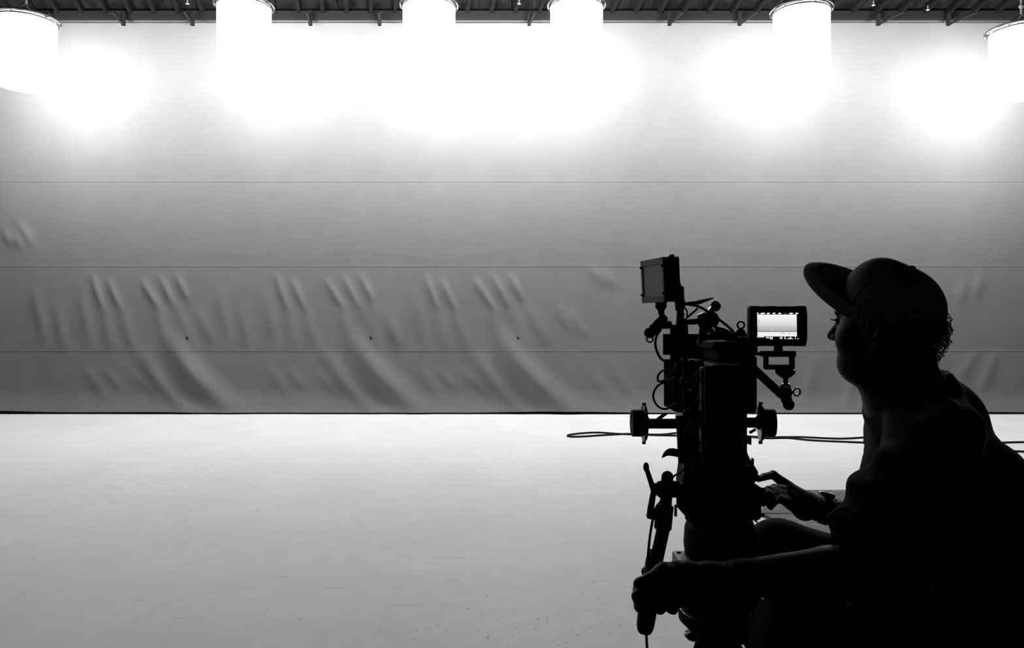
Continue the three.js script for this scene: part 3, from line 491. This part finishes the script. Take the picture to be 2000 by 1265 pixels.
// ---------------------------------------------------------------- the operator
// A surface is a distance field; it is meshed on a grid (surface nets) with normals from the field's gradient.
function mesh(f, lo, hi, cell, skip) {
  const n = [0, 1, 2].map((k) => Math.ceil((hi.getComponent(k) - lo.getComponent(k)) / cell) + 1), [nx, ny, nz] = n;
  const val = new Float32Array(nx * ny * nz).fill(1), at = (i, j, k) => (k * ny + j) * nx + i;
  // coarse pass: blocks of 4 cells whose centre is far from the surface keep the sign of the centre
  const B = 4, far = cell * B * 1.9;
  for (let k = 0; k < nz; k += B) for (let j = 0; j < ny; j += B) for (let i = 0; i < nx; i += B) {
    const c = f(lo.x + (i + 1.5) * cell, lo.y + (j + 1.5) * cell, lo.z + (k + 1.5) * cell), near = Math.abs(c) < far;
    for (let kk = k; kk < Math.min(nz, k + B); kk++) for (let jj = j; jj < Math.min(ny, j + B); jj++) for (let ii = i; ii < Math.min(nx, i + B); ii++) val[at(ii, jj, kk)] = near ? f(lo.x + ii * cell, lo.y + jj * cell, lo.z + kk * cell) : c;
  }
  const id = new Int32Array(nx * ny * nz).fill(-1), pos = [], idx = [];
  const E = [[0, 1], [2, 3], [4, 5], [6, 7], [0, 2], [1, 3], [4, 6], [5, 7], [0, 4], [1, 5], [2, 6], [3, 7]];
  for (let k = 0; k < nz - 1; k++) for (let j = 0; j < ny - 1; j++) for (let i = 0; i < nx - 1; i++) {
    const v = []; let m = 0; for (let c = 0; c < 8; c++) { const q = val[at(i + (c & 1), j + ((c >> 1) & 1), k + (c >> 2))]; v.push(q); if (q < 0) m++; }
    if (m === 0 || m === 8) continue;
    let x = 0, y = 0, z = 0, w = 0;
    for (const [a, b] of E) if ((v[a] < 0) !== (v[b] < 0)) { const t = v[a] / (v[a] - v[b]); x += (a & 1) + t * ((b & 1) - (a & 1)); y += ((a >> 1) & 1) + t * (((b >> 1) & 1) - ((a >> 1) & 1)); z += (a >> 2) + t * ((b >> 2) - (a >> 2)); w++; }
    const px = lo.x + (i + x / w) * cell, py = lo.y + (j + y / w) * cell, pz = lo.z + (k + z / w) * cell;
    id[at(i, j, k)] = pos.length / 3; pos.push(px, py, pz);
  }
  const quad = (a, b, c, d, flip) => { if (a < 0 || b < 0 || c < 0 || d < 0) return; if (flip) idx.push(a, c, b, a, d, c); else idx.push(a, b, c, a, c, d); };
  for (let k = 1; k < nz - 1; k++) for (let j = 1; j < ny - 1; j++) for (let i = 1; i < nx - 1; i++) {
    const s = val[at(i, j, k)] < 0;
    if (s !== val[at(i + 1, j, k)] < 0) quad(id[at(i, j - 1, k - 1)], id[at(i, j, k - 1)], id[at(i, j, k)], id[at(i, j - 1, k)], !s);
    if (s !== val[at(i, j + 1, k)] < 0) quad(id[at(i - 1, j, k - 1)], id[at(i - 1, j, k)], id[at(i, j, k)], id[at(i, j, k - 1)], !s);
    if (s !== val[at(i, j, k + 1)] < 0) quad(id[at(i - 1, j - 1, k)], id[at(i, j - 1, k)], id[at(i, j, k)], id[at(i - 1, j, k)], !s);
  }
  if (skip) { const keep = []; for (let t = 0; t < idx.length; t += 3) { const a = idx[t] * 3; if (!skip(pos[a], pos[a + 1], pos[a + 2])) keep.push(idx[t], idx[t + 1], idx[t + 2]); } idx.length = 0; for (const q of keep) idx.push(q); }
  const nor = new Float32Array(pos.length), e = cell * 0.5;
  for (let i = 0; i < pos.length; i += 3) {
    const [x, y, z] = [pos[i], pos[i + 1], pos[i + 2]];
    const a = f(x + e, y, z) - f(x - e, y, z), b = f(x, y + e, z) - f(x, y - e, z), c = f(x, y, z + e) - f(x, y, z - e), l = Math.hypot(a, b, c) || 1;
    nor[i] = a / l; nor[i + 1] = b / l; nor[i + 2] = c / l;
  }
  const g = new THREE.BufferGeometry(); g.setAttribute('position', new THREE.Float32BufferAttribute(pos, 3)); g.setAttribute('normal', new THREE.BufferAttribute(nor, 3)); g.setAttribute('uv', new THREE.BufferAttribute(new Float32Array(pos.length / 3 * 2), 2)); g.setIndex(idx);
  return g;
}
const smin = (a, b, k) => { const h = Math.max(k - Math.abs(a - b), 0) / k; return Math.min(a, b) - h * h * k * 0.25; };
const smax = (a, b, k) => -smin(-a, -b, k);
// chain of tapered capsules [point, radius]
function chain(...js) {
  const s = []; for (let i = 0; i + 1 < js.length; i++) { const [a, ra] = js[i], [b, rb] = js[i + 1], d = b.clone().sub(a); s.push([a.x, a.y, a.z, d.x, d.y, d.z, 1 / Math.max(d.lengthSq(), 1e-9), ra, rb - ra]); }
  return (x, y, z, k) => {
    let r = 1e3;
    for (const [ax, ay, az, dx, dy, dz, il, ra, dr] of s) {
      const qx = x - ax, qy = y - ay, qz = z - az; let t = (qx * dx + qy * dy + qz * dz) * il; t = t < 0 ? 0 : t > 1 ? 1 : t;
      const d = Math.hypot(qx - t * dx, qy - t * dy, qz - t * dz) - ra - t * dr; r = k ? smin(r, d, k) : Math.min(r, d);
    }
    return r;
  };
}
const ellipsoid = (c, rx, ry, rz) => (x, y, z) => { const a = (x - c.x) / rx, b = (y - c.y) / ry, d = (z - c.z) / rz, k = Math.hypot(a, b, d), g = Math.hypot(a / rx, b / ry, d / rz); return g < 1e-9 ? -Math.min(rx, ry, rz) : k * (k - 1) / g; };

// head frame: x forward, y up, z to his left (towards the camera)
const HEAD = P(1735, 628, 1.52), PSI = 0.84;
const headM = new THREE.Matrix4().makeBasis(V(-Math.cos(PSI), 0, -Math.sin(PSI)), V(0, 1, 0), V(-Math.sin(PSI), 0, Math.cos(PSI))).setPosition(HEAD);
headM.multiply(new THREE.Matrix4().makeRotationFromEuler(new THREE.Euler(0.05, 0, 0.02)));
const headI = headM.clone().invert();
const inFrame = (inv) => { const e = inv.elements; return (f) => (x, y, z) => f(e[0] * x + e[4] * y + e[8] * z + e[12], e[1] * x + e[5] * y + e[9] * z + e[13], e[2] * x + e[6] * y + e[10] * z + e[14]); };
const headLocal = (() => {
  const skull = ellipsoid(V(-0.003, 0.018, 0), 0.088, 0.089, 0.074), face = chain([V(0.038, -0.02, 0), 0.060], [V(0.050, -0.075, 0), 0.046]), chin = chain([V(0.056, -0.085, -0.012), 0.028], [V(0.056, -0.085, 0.012), 0.028]);
  const jaw = [-1, 1].map((s) => chain([V(-0.010, -0.055, s * 0.056), 0.022], [V(0.050, -0.090, s * 0.026), 0.026])), cheek = [-1, 1].map((s) => ellipsoid(V(0.052, -0.036, s * 0.042), 0.031, 0.034, 0.028));
  const brow = chain([V(0.079, 0.018, -0.034), 0.012], [V(0.087, 0.020, 0), 0.012], [V(0.079, 0.018, 0.034), 0.012]);
  const nose = chain([V(0.090, 0.004, 0), 0.0085], [V(0.112, -0.030, 0), 0.0115]), wing = [-1, 1].map((s) => ellipsoid(V(0.098, -0.034, s * 0.011), 0.012, 0.008, 0.008));
  const socket = [-1, 1].map((s) => ellipsoid(V(0.090, -0.001, s * 0.033), 0.016, 0.012, 0.019)), eye = [-1, 1].map((s) => ellipsoid(V(0.076, -0.001, s * 0.033), 0.0118, 0.0118, 0.0118)), lid = [-1, 1].map((s) => chain([V(0.086, 0.005, s * 0.024), 0.003], [V(0.089, 0.006, s * 0.034), 0.003], [V(0.083, 0.003, s * 0.046), 0.003]));
  const lipU = chain([V(0.086, -0.056, -0.02), 0.005], [V(0.098, -0.055, 0), 0.0065], [V(0.086, -0.056, 0.02), 0.005]), lipL = chain([V(0.085, -0.064, -0.017), 0.005], [V(0.095, -0.066, 0), 0.0075], [V(0.085, -0.064, 0.017), 0.005]);
  const ear = [-1, 1].map((s) => [ellipsoid(V(-0.012, -0.006, s * 0.083), 0.020, 0.033, 0.009), ellipsoid(V(-0.006, -0.008, s * 0.092), 0.010, 0.018, 0.007)]);
  return (x, y, z) => {
    let d = smin(skull(x, y, z), face(x, y, z, 0.01), 0.03); d = smin(d, chin(x, y, z), 0.02);
    for (const j of jaw) d = smin(d, j(x, y, z), 0.03);
    for (const c of cheek) d = smin(d, c(x, y, z), 0.02);
    d = smin(d, brow(x, y, z), 0.015);
    for (const s of socket) d = smax(d, -s(x, y, z), 0.012);
    d = smin(d, nose(x, y, z), 0.010); for (const w of wing) d = smin(d, w(x, y, z), 0.006);
    for (const e of eye) d = Math.min(d, e(x, y, z));
    for (const l of lid) d = smin(d, l(x, y, z), 0.003);
    d = smin(d, lipU(x, y, z), 0.004); d = smin(d, lipL(x, y, z), 0.004);
    for (const [a, b] of ear) { d = smin(d, smax(a(x, y, z), -b(x, y, z), 0.004), 0.004); }
    return d;
  };
})();
const headF = inFrame(headI)(headLocal);

// trunk, limbs and hands in the world
const J = {
  neckTop: P(1757, 700, 1.53), neck: P(1772, 780, 1.545), chestHi: P(1812, 850, 1.56), chest: P(1848, 940, 1.57), waist: P(1908, 1090, 1.58), pelvis: P(1945, 1215, 1.58),
  shN: P(1838, 852, 1.41), elN: P(1722, 1112, 1.29), wrN: P(1385, 1133, 1.375),
  shF: P(1800, 855, 1.73), elF: P(1752, 1035, 1.93), wrF: P(1603, 992, 1.77),
  hipN: P(1925, 1240, 1.47), knN: P(1560, 1246, 1.36), hipF: P(1912, 1225, 1.68), knF: P(1521, 1076, 1.85),
};
J.anN = V(J.knN.x + 0.10, 0.31, J.knN.z - 0.02); J.anF = V(J.knF.x + 0.13, 0.31, J.knF.z + 0.06);
J.toN = V(J.anN.x - 0.15, 0.245, J.anN.z); J.toF = V(J.anF.x - 0.15, 0.245, J.anF.z);
const off = (v, dz) => V(v.x, v.y, v.z + dz);
const trunk = [-1, 1].map((s) => chain([off(J.chestHi, s * 0.07), 0.075], [off(J.chest, s * 0.055), 0.105], [off(J.waist, s * 0.05), 0.105], [off(J.pelvis, s * 0.06), 0.115]));
const neckC = chain([J.neckTop, 0.063], [J.neck, 0.067], [J.chestHi, 0.085]);
const throat = chain([P(1700, 730, 1.555), 0.030], [P(1756, 800, 1.555), 0.055]);
const girdle = chain([J.shN, 0.058], [off(J.chestHi, 0).lerp(J.neck, 0.35), 0.07], [J.shF, 0.058]);
const armN = chain([J.shN, 0.056], [J.shN.clone().lerp(J.elN, 0.5), 0.049], [J.elN, 0.042], [J.elN.clone().lerp(J.wrN, 0.28), 0.0435], [J.elN.clone().lerp(J.wrN, 0.8), 0.0315], [J.wrN, 0.0295]);
const armF = chain([J.shF, 0.056], [J.shF.clone().lerp(J.elF, 0.5), 0.048], [J.elF, 0.041], [J.elF.clone().lerp(J.wrF, 0.3), 0.041], [J.elF.clone().lerp(J.wrF, 0.85), 0.0285], [J.wrF, 0.026]);
const legN = chain([J.hipN, 0.095], [J.knN, 0.062], [J.knN.clone().lerp(J.anN, 0.3), 0.058], [J.anN, 0.038]), footN = chain([J.anN, 0.038], [off(J.toN, 0), 0.030]);
const legF = chain([J.hipF, 0.095], [J.knF, 0.060], [J.knF.clone().lerp(J.anF, 0.3), 0.058], [J.anF, 0.038]), footF = chain([J.anF, 0.038], [off(J.toF, 0), 0.030]);
// near hand closed over the pan handle; each finger a chain of its own
const pN = (x, y, d) => P(x, y, d);
const handN = {
  palm: [chain([J.wrN, 0.027], [pN(1335, 1130, 1.375), 0.030], [pN(1298, 1121, 1.385), 0.0215]), chain([J.wrN, 0.026], [pN(1340, 1148, 1.37), 0.028], [pN(1304, 1142, 1.375), 0.0205]), chain([J.wrN, 0.025], [pN(1345, 1155, 1.365), 0.024], [pN(1322, 1160, 1.365), 0.018])],
  fingers: [
    chain([pN(1297, 1117, 1.385), 0.0145], [pN(1250, 1140, 1.385), 0.0112], [pN(1247, 1152, 1.412), 0.0100], [pN(1266, 1160, 1.424), 0.0085]),
    chain([pN(1298, 1136, 1.375), 0.0145], [pN(1247, 1164, 1.372), 0.0118], [pN(1250, 1184, 1.395), 0.0103], [pN(1268, 1188, 1.415), 0.0088]),
    chain([pN(1304, 1152, 1.368), 0.0140], [pN(1276, 1181, 1.355), 0.0105], [pN(1289, 1188, 1.378), 0.0098], [pN(1296, 1180, 1.400), 0.0085]),
    chain([pN(1324, 1165, 1.362), 0.0130], [pN(1311, 1186, 1.352), 0.0100], [pN(1314, 1189, 1.372), 0.0090], [pN(1312, 1180, 1.39), 0.0080]),
  ],
  thumb: chain([pN(1348, 1128, 1.395), 0.018], [pN(1312, 1112, 1.43), 0.0130], [pN(1284, 1112, 1.448), 0.0115], [pN(1262, 1116, 1.450), 0.0095]),
};
// far hand on the buttons of the tripod head: forefinger raised, thumb and the others curled under
const handF = {
  palm: [chain([J.wrF, 0.024], [pN(1572, 980, 1.72), 0.0235], [pN(1536, 952, 1.68), 0.0155]), chain([J.wrF, 0.023], [pN(1570, 988, 1.715), 0.0235], [pN(1534, 965, 1.665), 0.0165]), chain([J.wrF, 0.022], [pN(1572, 994, 1.71), 0.021], [pN(1540, 978, 1.655), 0.0150])],
  fingers: [
    chain([pN(1537, 948, 1.69), 0.0120], [pN(1510, 927, 1.665), 0.0092], [pN(1492, 931, 1.64), 0.0076], [pN(1481, 935, 1.62), 0.0068]),
    chain([pN(1534, 957, 1.675), 0.0130], [pN(1513, 954, 1.63), 0.0096], [pN(1501, 957, 1.59), 0.0085], [pN(1496, 967, 1.567), 0.0075]),
    chain([pN(1535, 968, 1.66), 0.0125], [pN(1514, 963, 1.61), 0.0094], [pN(1503, 968, 1.575), 0.0085], [pN(1498, 979, 1.56), 0.0075]),
    chain([pN(1541, 979, 1.65), 0.0115], [pN(1521, 974, 1.60), 0.0088], [pN(1510, 980, 1.572), 0.0080], [pN(1505, 989, 1.56), 0.0072]),
  ],
  thumb: chain([pN(1578, 976, 1.73), 0.0160], [pN(1545, 966, 1.745), 0.0125], [pN(1516, 972, 1.735), 0.0108], [pN(1498, 980, 1.70), 0.0090]),
};
const handSDF = (h) => (x, y, z) => { let d = 1e3; for (const p of h.palm) d = smin(d, p(x, y, z, 0.01), 0.014); for (const f of h.fingers) d = smin(d, f(x, y, z, 0.004), 0.006); return smin(d, h.thumb(x, y, z, 0.005), 0.010); };
const hNf = handSDF(handN), hFf = handSDF(handF);
const bodyF = (x, y, z) => {
  let d = smin(trunk[0](x, y, z, 0.03), trunk[1](x, y, z, 0.03), 0.08);
  d = smin(d, girdle(x, y, z, 0.02), 0.06); d = smin(d, smin(neckC(x, y, z, 0.02), throat(x, y, z), 0.03), 0.05);
  d = smin(d, smin(armN(x, y, z, 0.01), armF(x, y, z, 0.01), 0.01), 0.04);
  d = smin(d, smin(smin(legN(x, y, z, 0.02), footN(x, y, z), 0.02), smin(legF(x, y, z, 0.02), footF(x, y, z), 0.02), 0.02), 0.05);
  if (d > -0.12) { d = smin(d, headF(x, y, z), 0.022); }
  if (x < J.wrN.x + 0.12 && y < J.wrN.y + 0.15) d = smin(d, hNf(x, y, z), 0.012);
  if (x < J.wrF.x + 0.12 && z < -1.45) d = smin(d, hFf(x, y, z), 0.012);
  return d;
};
const box3 = (a, b) => { const B = new THREE.Box3().setFromPoints([a, b]); return B; };
const headBox = new THREE.Box3().setFromCenterAndSize(V(HEAD.x, HEAD.y - 0.005, HEAD.z), V(0.30, 0.29, 0.30));
const handNBox = box3(P(1222, 1090, 1.33), P(1400, 1212, 1.47)), handFBox = box3(P(1468, 905, 1.53), P(1625, 1030, 1.79));
const inside = (B, m) => (x, y, z) => x > B.min.x + m && x < B.max.x - m && y > B.min.y + m && y < B.max.y - m && z > B.min.z + m && z < B.max.z - m;
const fine = [headBox, handNBox, handFBox];
const inFine = fine.map((b) => inside(b, 0.012));
const bodyGeo = [mesh(bodyF, V(0.20, 0.20, -2.06), V(1.20, 1.36, -1.16), 0.010, (x, y, z) => inFine.some((q) => q(x, y, z))), mesh(bodyF, headBox.min, headBox.max, 0.0034), mesh(bodyF, handNBox.min, handNBox.max, 0.0028), mesh(bodyF, handFBox.min, handFBox.max, 0.0030)];
const man = thing('person', 'man in a baseball cap and dark T-shirt leaning forward, both hands on the tripod head', 'person', V(J.pelvis.x, 0.22, J.pelvis.z));
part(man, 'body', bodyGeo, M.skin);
// loose T-shirt: the trunk and upper arms grown, creased, cut at collar, sleeve ends and hem, and hollow at the openings
const sleeveN = chain([P(1830, 858, 1.41), 0.073], [P(1768, 975, 1.34), 0.079], [P(1724, 1062, 1.30), 0.079], [P(1662, 1110, 1.295), 0.061], [P(1590, 1115, 1.305), 0.056]);
const sleeveF = chain([J.shF, 0.075], [J.shF.clone().lerp(J.elF, 0.6), 0.080], [J.elF, 0.070], [J.elF.clone().lerp(J.wrF, 0.25), 0.062]);
const shirtTrunk = [-1, 1].map((s) => chain([off(P(1806, 842, 1.56), s * 0.055), 0.074], [off(P(1836, 945, 1.57), s * 0.06), 0.124], [off(P(1885, 1050, 1.58), s * 0.055), 0.160], [off(P(1940, 1215, 1.58), s * 0.06), 0.165]));
const collar = chain([P(1777, 765, 1.54), 0.068], [P(1806, 838, 1.56), 0.09]);
const bib = chain([P(1790, 828, 1.55), 0.074], [P(1796, 880, 1.55), 0.085]);
const shoulders = chain([P(1830, 855, 1.41), 0.072], [P(1808, 822, 1.54), 0.074], [J.shF, 0.078]);
const colA = P(1831, 716, 1.56), colB = P(1698, 796, 1.55), colN = V(-(colB.y - colA.y), colB.x - colA.x, 0).normalize(); if (colN.y < 0) colN.negate();
const creaseAt = (x, y, z) => 0.007 * Math.sin(38 * (y + 0.55 * x) + 9 * noise3(x * 7, y * 7, z * 7)) * Math.max(0, noise3(x * 5 + 3, y * 5, z * 5) + 0.28) + 0.016 * noise3(x * 13, y * 13, z * 13) + 0.004 * Math.sin(62 * (x - 0.5 * y) + 12 * noise3(x * 6, y * 6, z * 6));
const shirtF = (x, y, z) => {
  let d = smin(shirtTrunk[0](x, y, z, 0.04), shirtTrunk[1](x, y, z, 0.04), 0.09);
  d = smin(d, shoulders(x, y, z, 0.03), 0.06); d = smin(d, collar(x, y, z, 0.03), 0.05); d = smin(d, bib(x, y, z, 0.03), 0.04);
  d = smin(d, smin(sleeveN(x, y, z, 0.04), sleeveF(x, y, z, 0.03), 0.01), 0.035);
  if (Math.abs(d) < 0.05) d += creaseAt(x, y, z) * 0.8;
  if (Math.abs(d) < 0.05 && z > -1.5 && y > 0.75) { const q = (x - J.shN.x) * -0.35 + (J.shN.y - y) * 0.94; d += 0.006 * Math.sin(q * 92 + 6 * noise3(x * 8, y * 8, z * 8)) * Math.min(1, Math.max(0, (q - 0.02) * 9)); }
  const neckHole = (x - colA.x) * colN.x + (y - colA.y) * colN.y;
  d = smax(d, neckHole - 0.002 + 0.004 * Math.sin(z * 40), 0.004);
  d = smax(d, -Math.max(neckC(x, y, z, 0.02) - 0.004, -neckHole - 0.02), 0.004);
  const cuff = P(1642, 1048, 1.30).x + 0.006 * Math.sin(y * 90 + z * 30) + 0.004 * Math.sin(y * 47);
  d = smax(d, z > -1.5 && x < 0.75 ? cuff - x : -1, 0.004);
  d = smax(d, -Math.max(armN(x, y, z, 0.01) - 0.010, x - cuff - 0.05), 0.004);
  const fx = J.elF.clone().lerp(J.wrF, 0.52).x; d = smax(d, z < -1.62 && y < 0.98 ? fx - x + 0.005 * Math.sin(y * 80) : -1, 0.004);
  return smax(d, 0.575 - y, 0.01);
};
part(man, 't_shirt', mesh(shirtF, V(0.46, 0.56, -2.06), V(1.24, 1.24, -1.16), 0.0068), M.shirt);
const trouserN = chain([J.hipN, 0.118], [J.knN, 0.080], [J.knN.clone().lerp(J.anN, 0.5), 0.072], [off(J.anN, 0), 0.060]), trouserF = chain([J.hipF, 0.118], [J.knF, 0.073], [J.knF.clone().lerp(J.anF, 0.5), 0.070], [off(J.anF, 0), 0.060]), seatF = chain([J.hipN, 0.12], [J.hipF, 0.12]);
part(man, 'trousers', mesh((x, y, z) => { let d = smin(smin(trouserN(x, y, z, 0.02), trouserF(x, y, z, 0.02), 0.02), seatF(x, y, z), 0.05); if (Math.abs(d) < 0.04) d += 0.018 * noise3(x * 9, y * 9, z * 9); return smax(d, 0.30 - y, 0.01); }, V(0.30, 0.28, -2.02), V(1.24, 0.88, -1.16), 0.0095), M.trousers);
for (const [a, b] of [[J.anN, J.toN], [J.anF, J.toF]]) { const s = chain([a, 0.048], [off(b, 0), 0.036]), h = V(a.x + 0.03, 0.262, a.z), s2 = chain([h, 0.04], [V(b.x, 0.25, b.z), 0.03]); part(man, 'shoe', mesh((x, y, z) => smax(smin(s(x, y, z), s2(x, y, z), 0.02), 0.222 - y, 0.004), V(b.x - 0.08, 0.21, a.z - 0.09), V(a.x + 0.1, 0.38, a.z + 0.09), 0.007), M.shoe); }
const capM = headM.clone().multiply(new THREE.Matrix4().makeTranslation(0, 0.034, 0)).multiply(new THREE.Matrix4().makeRotationFromEuler(new THREE.Euler(0.20, 0, 0.42, 'ZYX')));
const capI = capM.clone().invert();
// hair under the cap and the curls at the nape
const hairV = [ellipsoid(V(-0.012, 0.000, 0), 0.094, 0.090, 0.084)];
const headToCap = capI.clone().multiply(headM);
const hairSDF = inFrame(headI)((x, y, z) => { let d = hairV[0](x, y, z) + 0.010 * noise3(x * 60, y * 60, z * 60); d = smax(d, x - 0.030 + 0.5 * Math.max(0, -y), 0.006); d = smax(d, -0.062 - y + 0.35 * Math.max(0, x), 0.006); const w = V(x, y, z).applyMatrix4(headToCap); return smax(d, w.y + 0.006, 0.004); });
const hair = part(man, 'hair', mesh(hairSDF, headBox.min, headBox.max, 0.0045), M.hair);
{
  const cs = [];
  for (let i = 0; i < 210; i++) {
    const a = Math.PI * (0.5 + 1.0 * rnd()), y = -0.066 + 0.085 * rnd(), r = 0.089, k = Math.sqrt(Math.max(0.1, 1 - ((y - 0.000) / 0.090) ** 2)), c = V(-0.012 + Math.cos(a) * r * k, y, Math.sin(a) * 0.080 * k), o = V(Math.cos(a), -0.2, Math.sin(a)), s = V(-Math.sin(a), 0, Math.cos(a)), R = 0.006 + 0.006 * rnd(), t0 = rnd() * 6;
    const pts = []; for (let j = 0; j < 7; j++) { const t = j / 6; pts.push(c.clone().addScaledVector(o, R * 1.1 * Math.sin(t * 3.0) ).addScaledVector(V(0, -1, 0), t * 0.020 + R * 0.4 * Math.cos(t0 + t * 4)).addScaledVector(s, R * 0.8 * Math.sin(t0 + t * 4)).applyMatrix4(headM)); }
    cs.push(new THREE.TubeGeometry(curve(pts), 8, 0.0007, 4));
  }
  const curls = part(hair, 'curl', cs, M.hair); curls.userData.kind = 'stuff';
}
// eyelashes of the far side of the brow line are geometry too
for (const s of [-1, 1]) part(man, 'eyelash', [[0, 1, 2, 3, 4, 5, 6].map((i) => { const z = s * (0.025 + i * 0.0035), a = V(0.0875 - Math.abs(i - 3) * 0.0012, 0.003, z), b = V(a.x + 0.010, 0.006, z + s * 0.002); return new THREE.TubeGeometry(curve([a.clone().applyMatrix4(headM), a.clone().lerp(b, 0.6).add(V(0, -0.0015, 0)).applyMatrix4(headM), b.applyMatrix4(headM)]), 5, 0.0005, 4); })], M.hair).userData.kind = 'stuff';
// cap: crown of six panels, raised front, curved bill, button
const CR = (g) => { const a = ellipsoid(V(-0.008, -0.006, 0), 0.1 - g, 0.089 - g, 0.091 - g), b = ellipsoid(V(0.036, 0.034, 0), 0.038 - g, 0.041 - g, 0.050 - g); return (x, y, z) => smin(a(x, y, z), b(x, y, z), 0.03); };
const crownE = CR(0), innerE = CR(0.004);
const capF = inFrame(capI)((x, y, z) => {
  let d = crownE(x, y, z);
  if (d > 0.02) return d;
  const a = Math.atan2(z, x + 0.018), s2 = Math.min(Math.abs(Math.sin(a * 3)) * 0.033, 0.01);
  d += 0.0013 * Math.exp(-((s2 / 0.0016) ** 2)) + 0.004 * noise3(x * 16, y * 16, z * 16);
  d = smax(d, -0.016 - y, 0.003);
  return smax(d, -smax(innerE(x, y, z), y - 0.02, 0.01), 0.003);
});
const capBox = new THREE.Box3().setFromCenterAndSize(V(HEAD.x + 0.01, HEAD.y + 0.03, HEAD.z), V(0.34, 0.30, 0.34));
const cap = part(man, 'cap', mesh(capF, capBox.min, capBox.max, 0.0034), M.cap);
{
  const pos = [], idx = [], N = 40, K = 18, TH = 0.0035;
  const at = (u, v, side) => {                                     // u across (-1..1), v from the crown out to the tip
    const s = u * 0.092, in0 = Math.sqrt(Math.max(0, 1 - (u * 0.9) ** 2)), xin = -0.034 + 0.082 * in0, len = 0.130 * Math.pow(Math.max(0, 1 - Math.abs(u) ** 2.8), 0.55) + 0.004;
    const x = xin + v * len, drop = 0.037 * Math.abs(u) ** 1.8, y = 0.006 - drop * (0.35 + 0.65 * v) + 0.10 * Math.max(0, v - 0.2) * (1 - v * 0.93) + side * TH;
    return V(x, y, s * (1 - 0.08 * v * Math.abs(u)));
  };
  for (const side of [0, 1]) for (let j = 0; j <= K; j++) for (let i = 0; i <= N; i++) { const p = at(i / N * 2 - 1, j / K, side).applyMatrix4(capM); pos.push(p.x, p.y, p.z); }
  const W = N + 1, O = W * (K + 1);
  for (let j = 0; j < K; j++) for (let i = 0; i < N; i++) { const a = j * W + i; idx.push(a, a + 1, a + W, a + 1, a + W + 1, a + W, O + a, O + a + W, O + a + 1, O + a + 1, O + a + W, O + a + W + 1); }
  for (let i = 0; i < N; i++) { const a = K * W + i; idx.push(a, a + 1, O + a, a + 1, O + a + 1, O + a); }
  const g = new THREE.BufferGeometry(); g.setAttribute('position', new THREE.Float32BufferAttribute(pos, 3)); g.setIndex(idx); g.computeVertexNormals();
  part(cap, 'bill', g, M.cap);
  const bt = V(-0.018, 0.0845, 0).applyMatrix4(capM); part(cap, 'button', [ball(bt, 0.0075, 1, 0.8, 1)], M.cap);
}
// metal wristwatch on the far wrist
{
  const dir = J.wrF.clone().sub(J.elF).normalize(), c = J.wrF.clone().addScaledVector(dir, -0.016), up = V(0, 1, 0).addScaledVector(dir, -dir.y).normalize(), sd = dir.clone().cross(up), R = 0.0345;
  const caseAt = c.clone().addScaledVector(up, R * 0.8).addScaledVector(sd, 0).addScaledVector(dir, 0.004);
  const basis = (n) => new THREE.Quaternion().setFromRotationMatrix(new THREE.Matrix4().makeBasis(dir, n, dir.clone().cross(n)));
  const w = part(man, 'wristwatch', [lathe([[0, -0.004], [0.017, -0.004], [0.019, 0], [0.019, 0.004], [0.016, 0.007], [0, 0.0072]], caseAt.clone().addScaledVector(up, 0.004), up, 30), rod(caseAt.clone().addScaledVector(dir, 0.019), caseAt.clone().addScaledVector(dir, 0.023), 0.003)], M.steel, 'dark metal watch case');
  for (let i = 0; i < 18; i++) {
    const a = 0.62 + i / 17 * (2 * Math.PI - 1.24), n = up.clone().multiplyScalar(Math.cos(a)).addScaledVector(sd, Math.sin(a)), q = basis(n), o = c.clone().addScaledVector(n, R * 0.93);
    part(w, 'bracelet_link', [-1, 0, 1].map((k) => { const g = new THREE.SphereGeometry(1, 14, 10); g.scale(0.0036, 0.0030, 0.0054); return place(g, o.clone().addScaledVector(dir, k * 0.0066), q); }), M.chrome);
  }
}
// stool under him
{
  const t = thing('stool', 'dark round work stool the man in the cap sits on, with a foot ring', 'stool', V(1.0, 0, -1.575));
  const c = V(0.955, 0, -1.575);
  part(t, 'seat', [lathe([[0, 0.48], [0.19, 0.482], [0.2, 0.495], [0.2, 0.515], [0.185, 0.53], [0, 0.532]], c, V(0, 1, 0), 40)], M.matte);
  for (let i = 0; i < 4; i++) { const a = 0.785 + i * 1.5708; part(t, 'leg', [rod(V(c.x + 0.13 * Math.cos(a), 0.49, c.z + 0.13 * Math.sin(a)), V(c.x + 0.25 * Math.cos(a), 0, c.z + 0.25 * Math.sin(a)), 0.014)], M.black); }
  part(t, 'foot_ring', [ring(V(c.x, 0.205, c.z), 0.30, 0.013, V(0, 1, 0)), ...[0, 1, 2, 3].map((i) => { const a = 0.785 + i * 1.5708; return rod(V(c.x + 0.19 * Math.cos(a), 0.205, c.z + 0.19 * Math.sin(a)), V(c.x + 0.30 * Math.cos(a), 0.205, c.z + 0.30 * Math.sin(a)), 0.008); })], M.steel);
}
renderer.render(scene, camera);
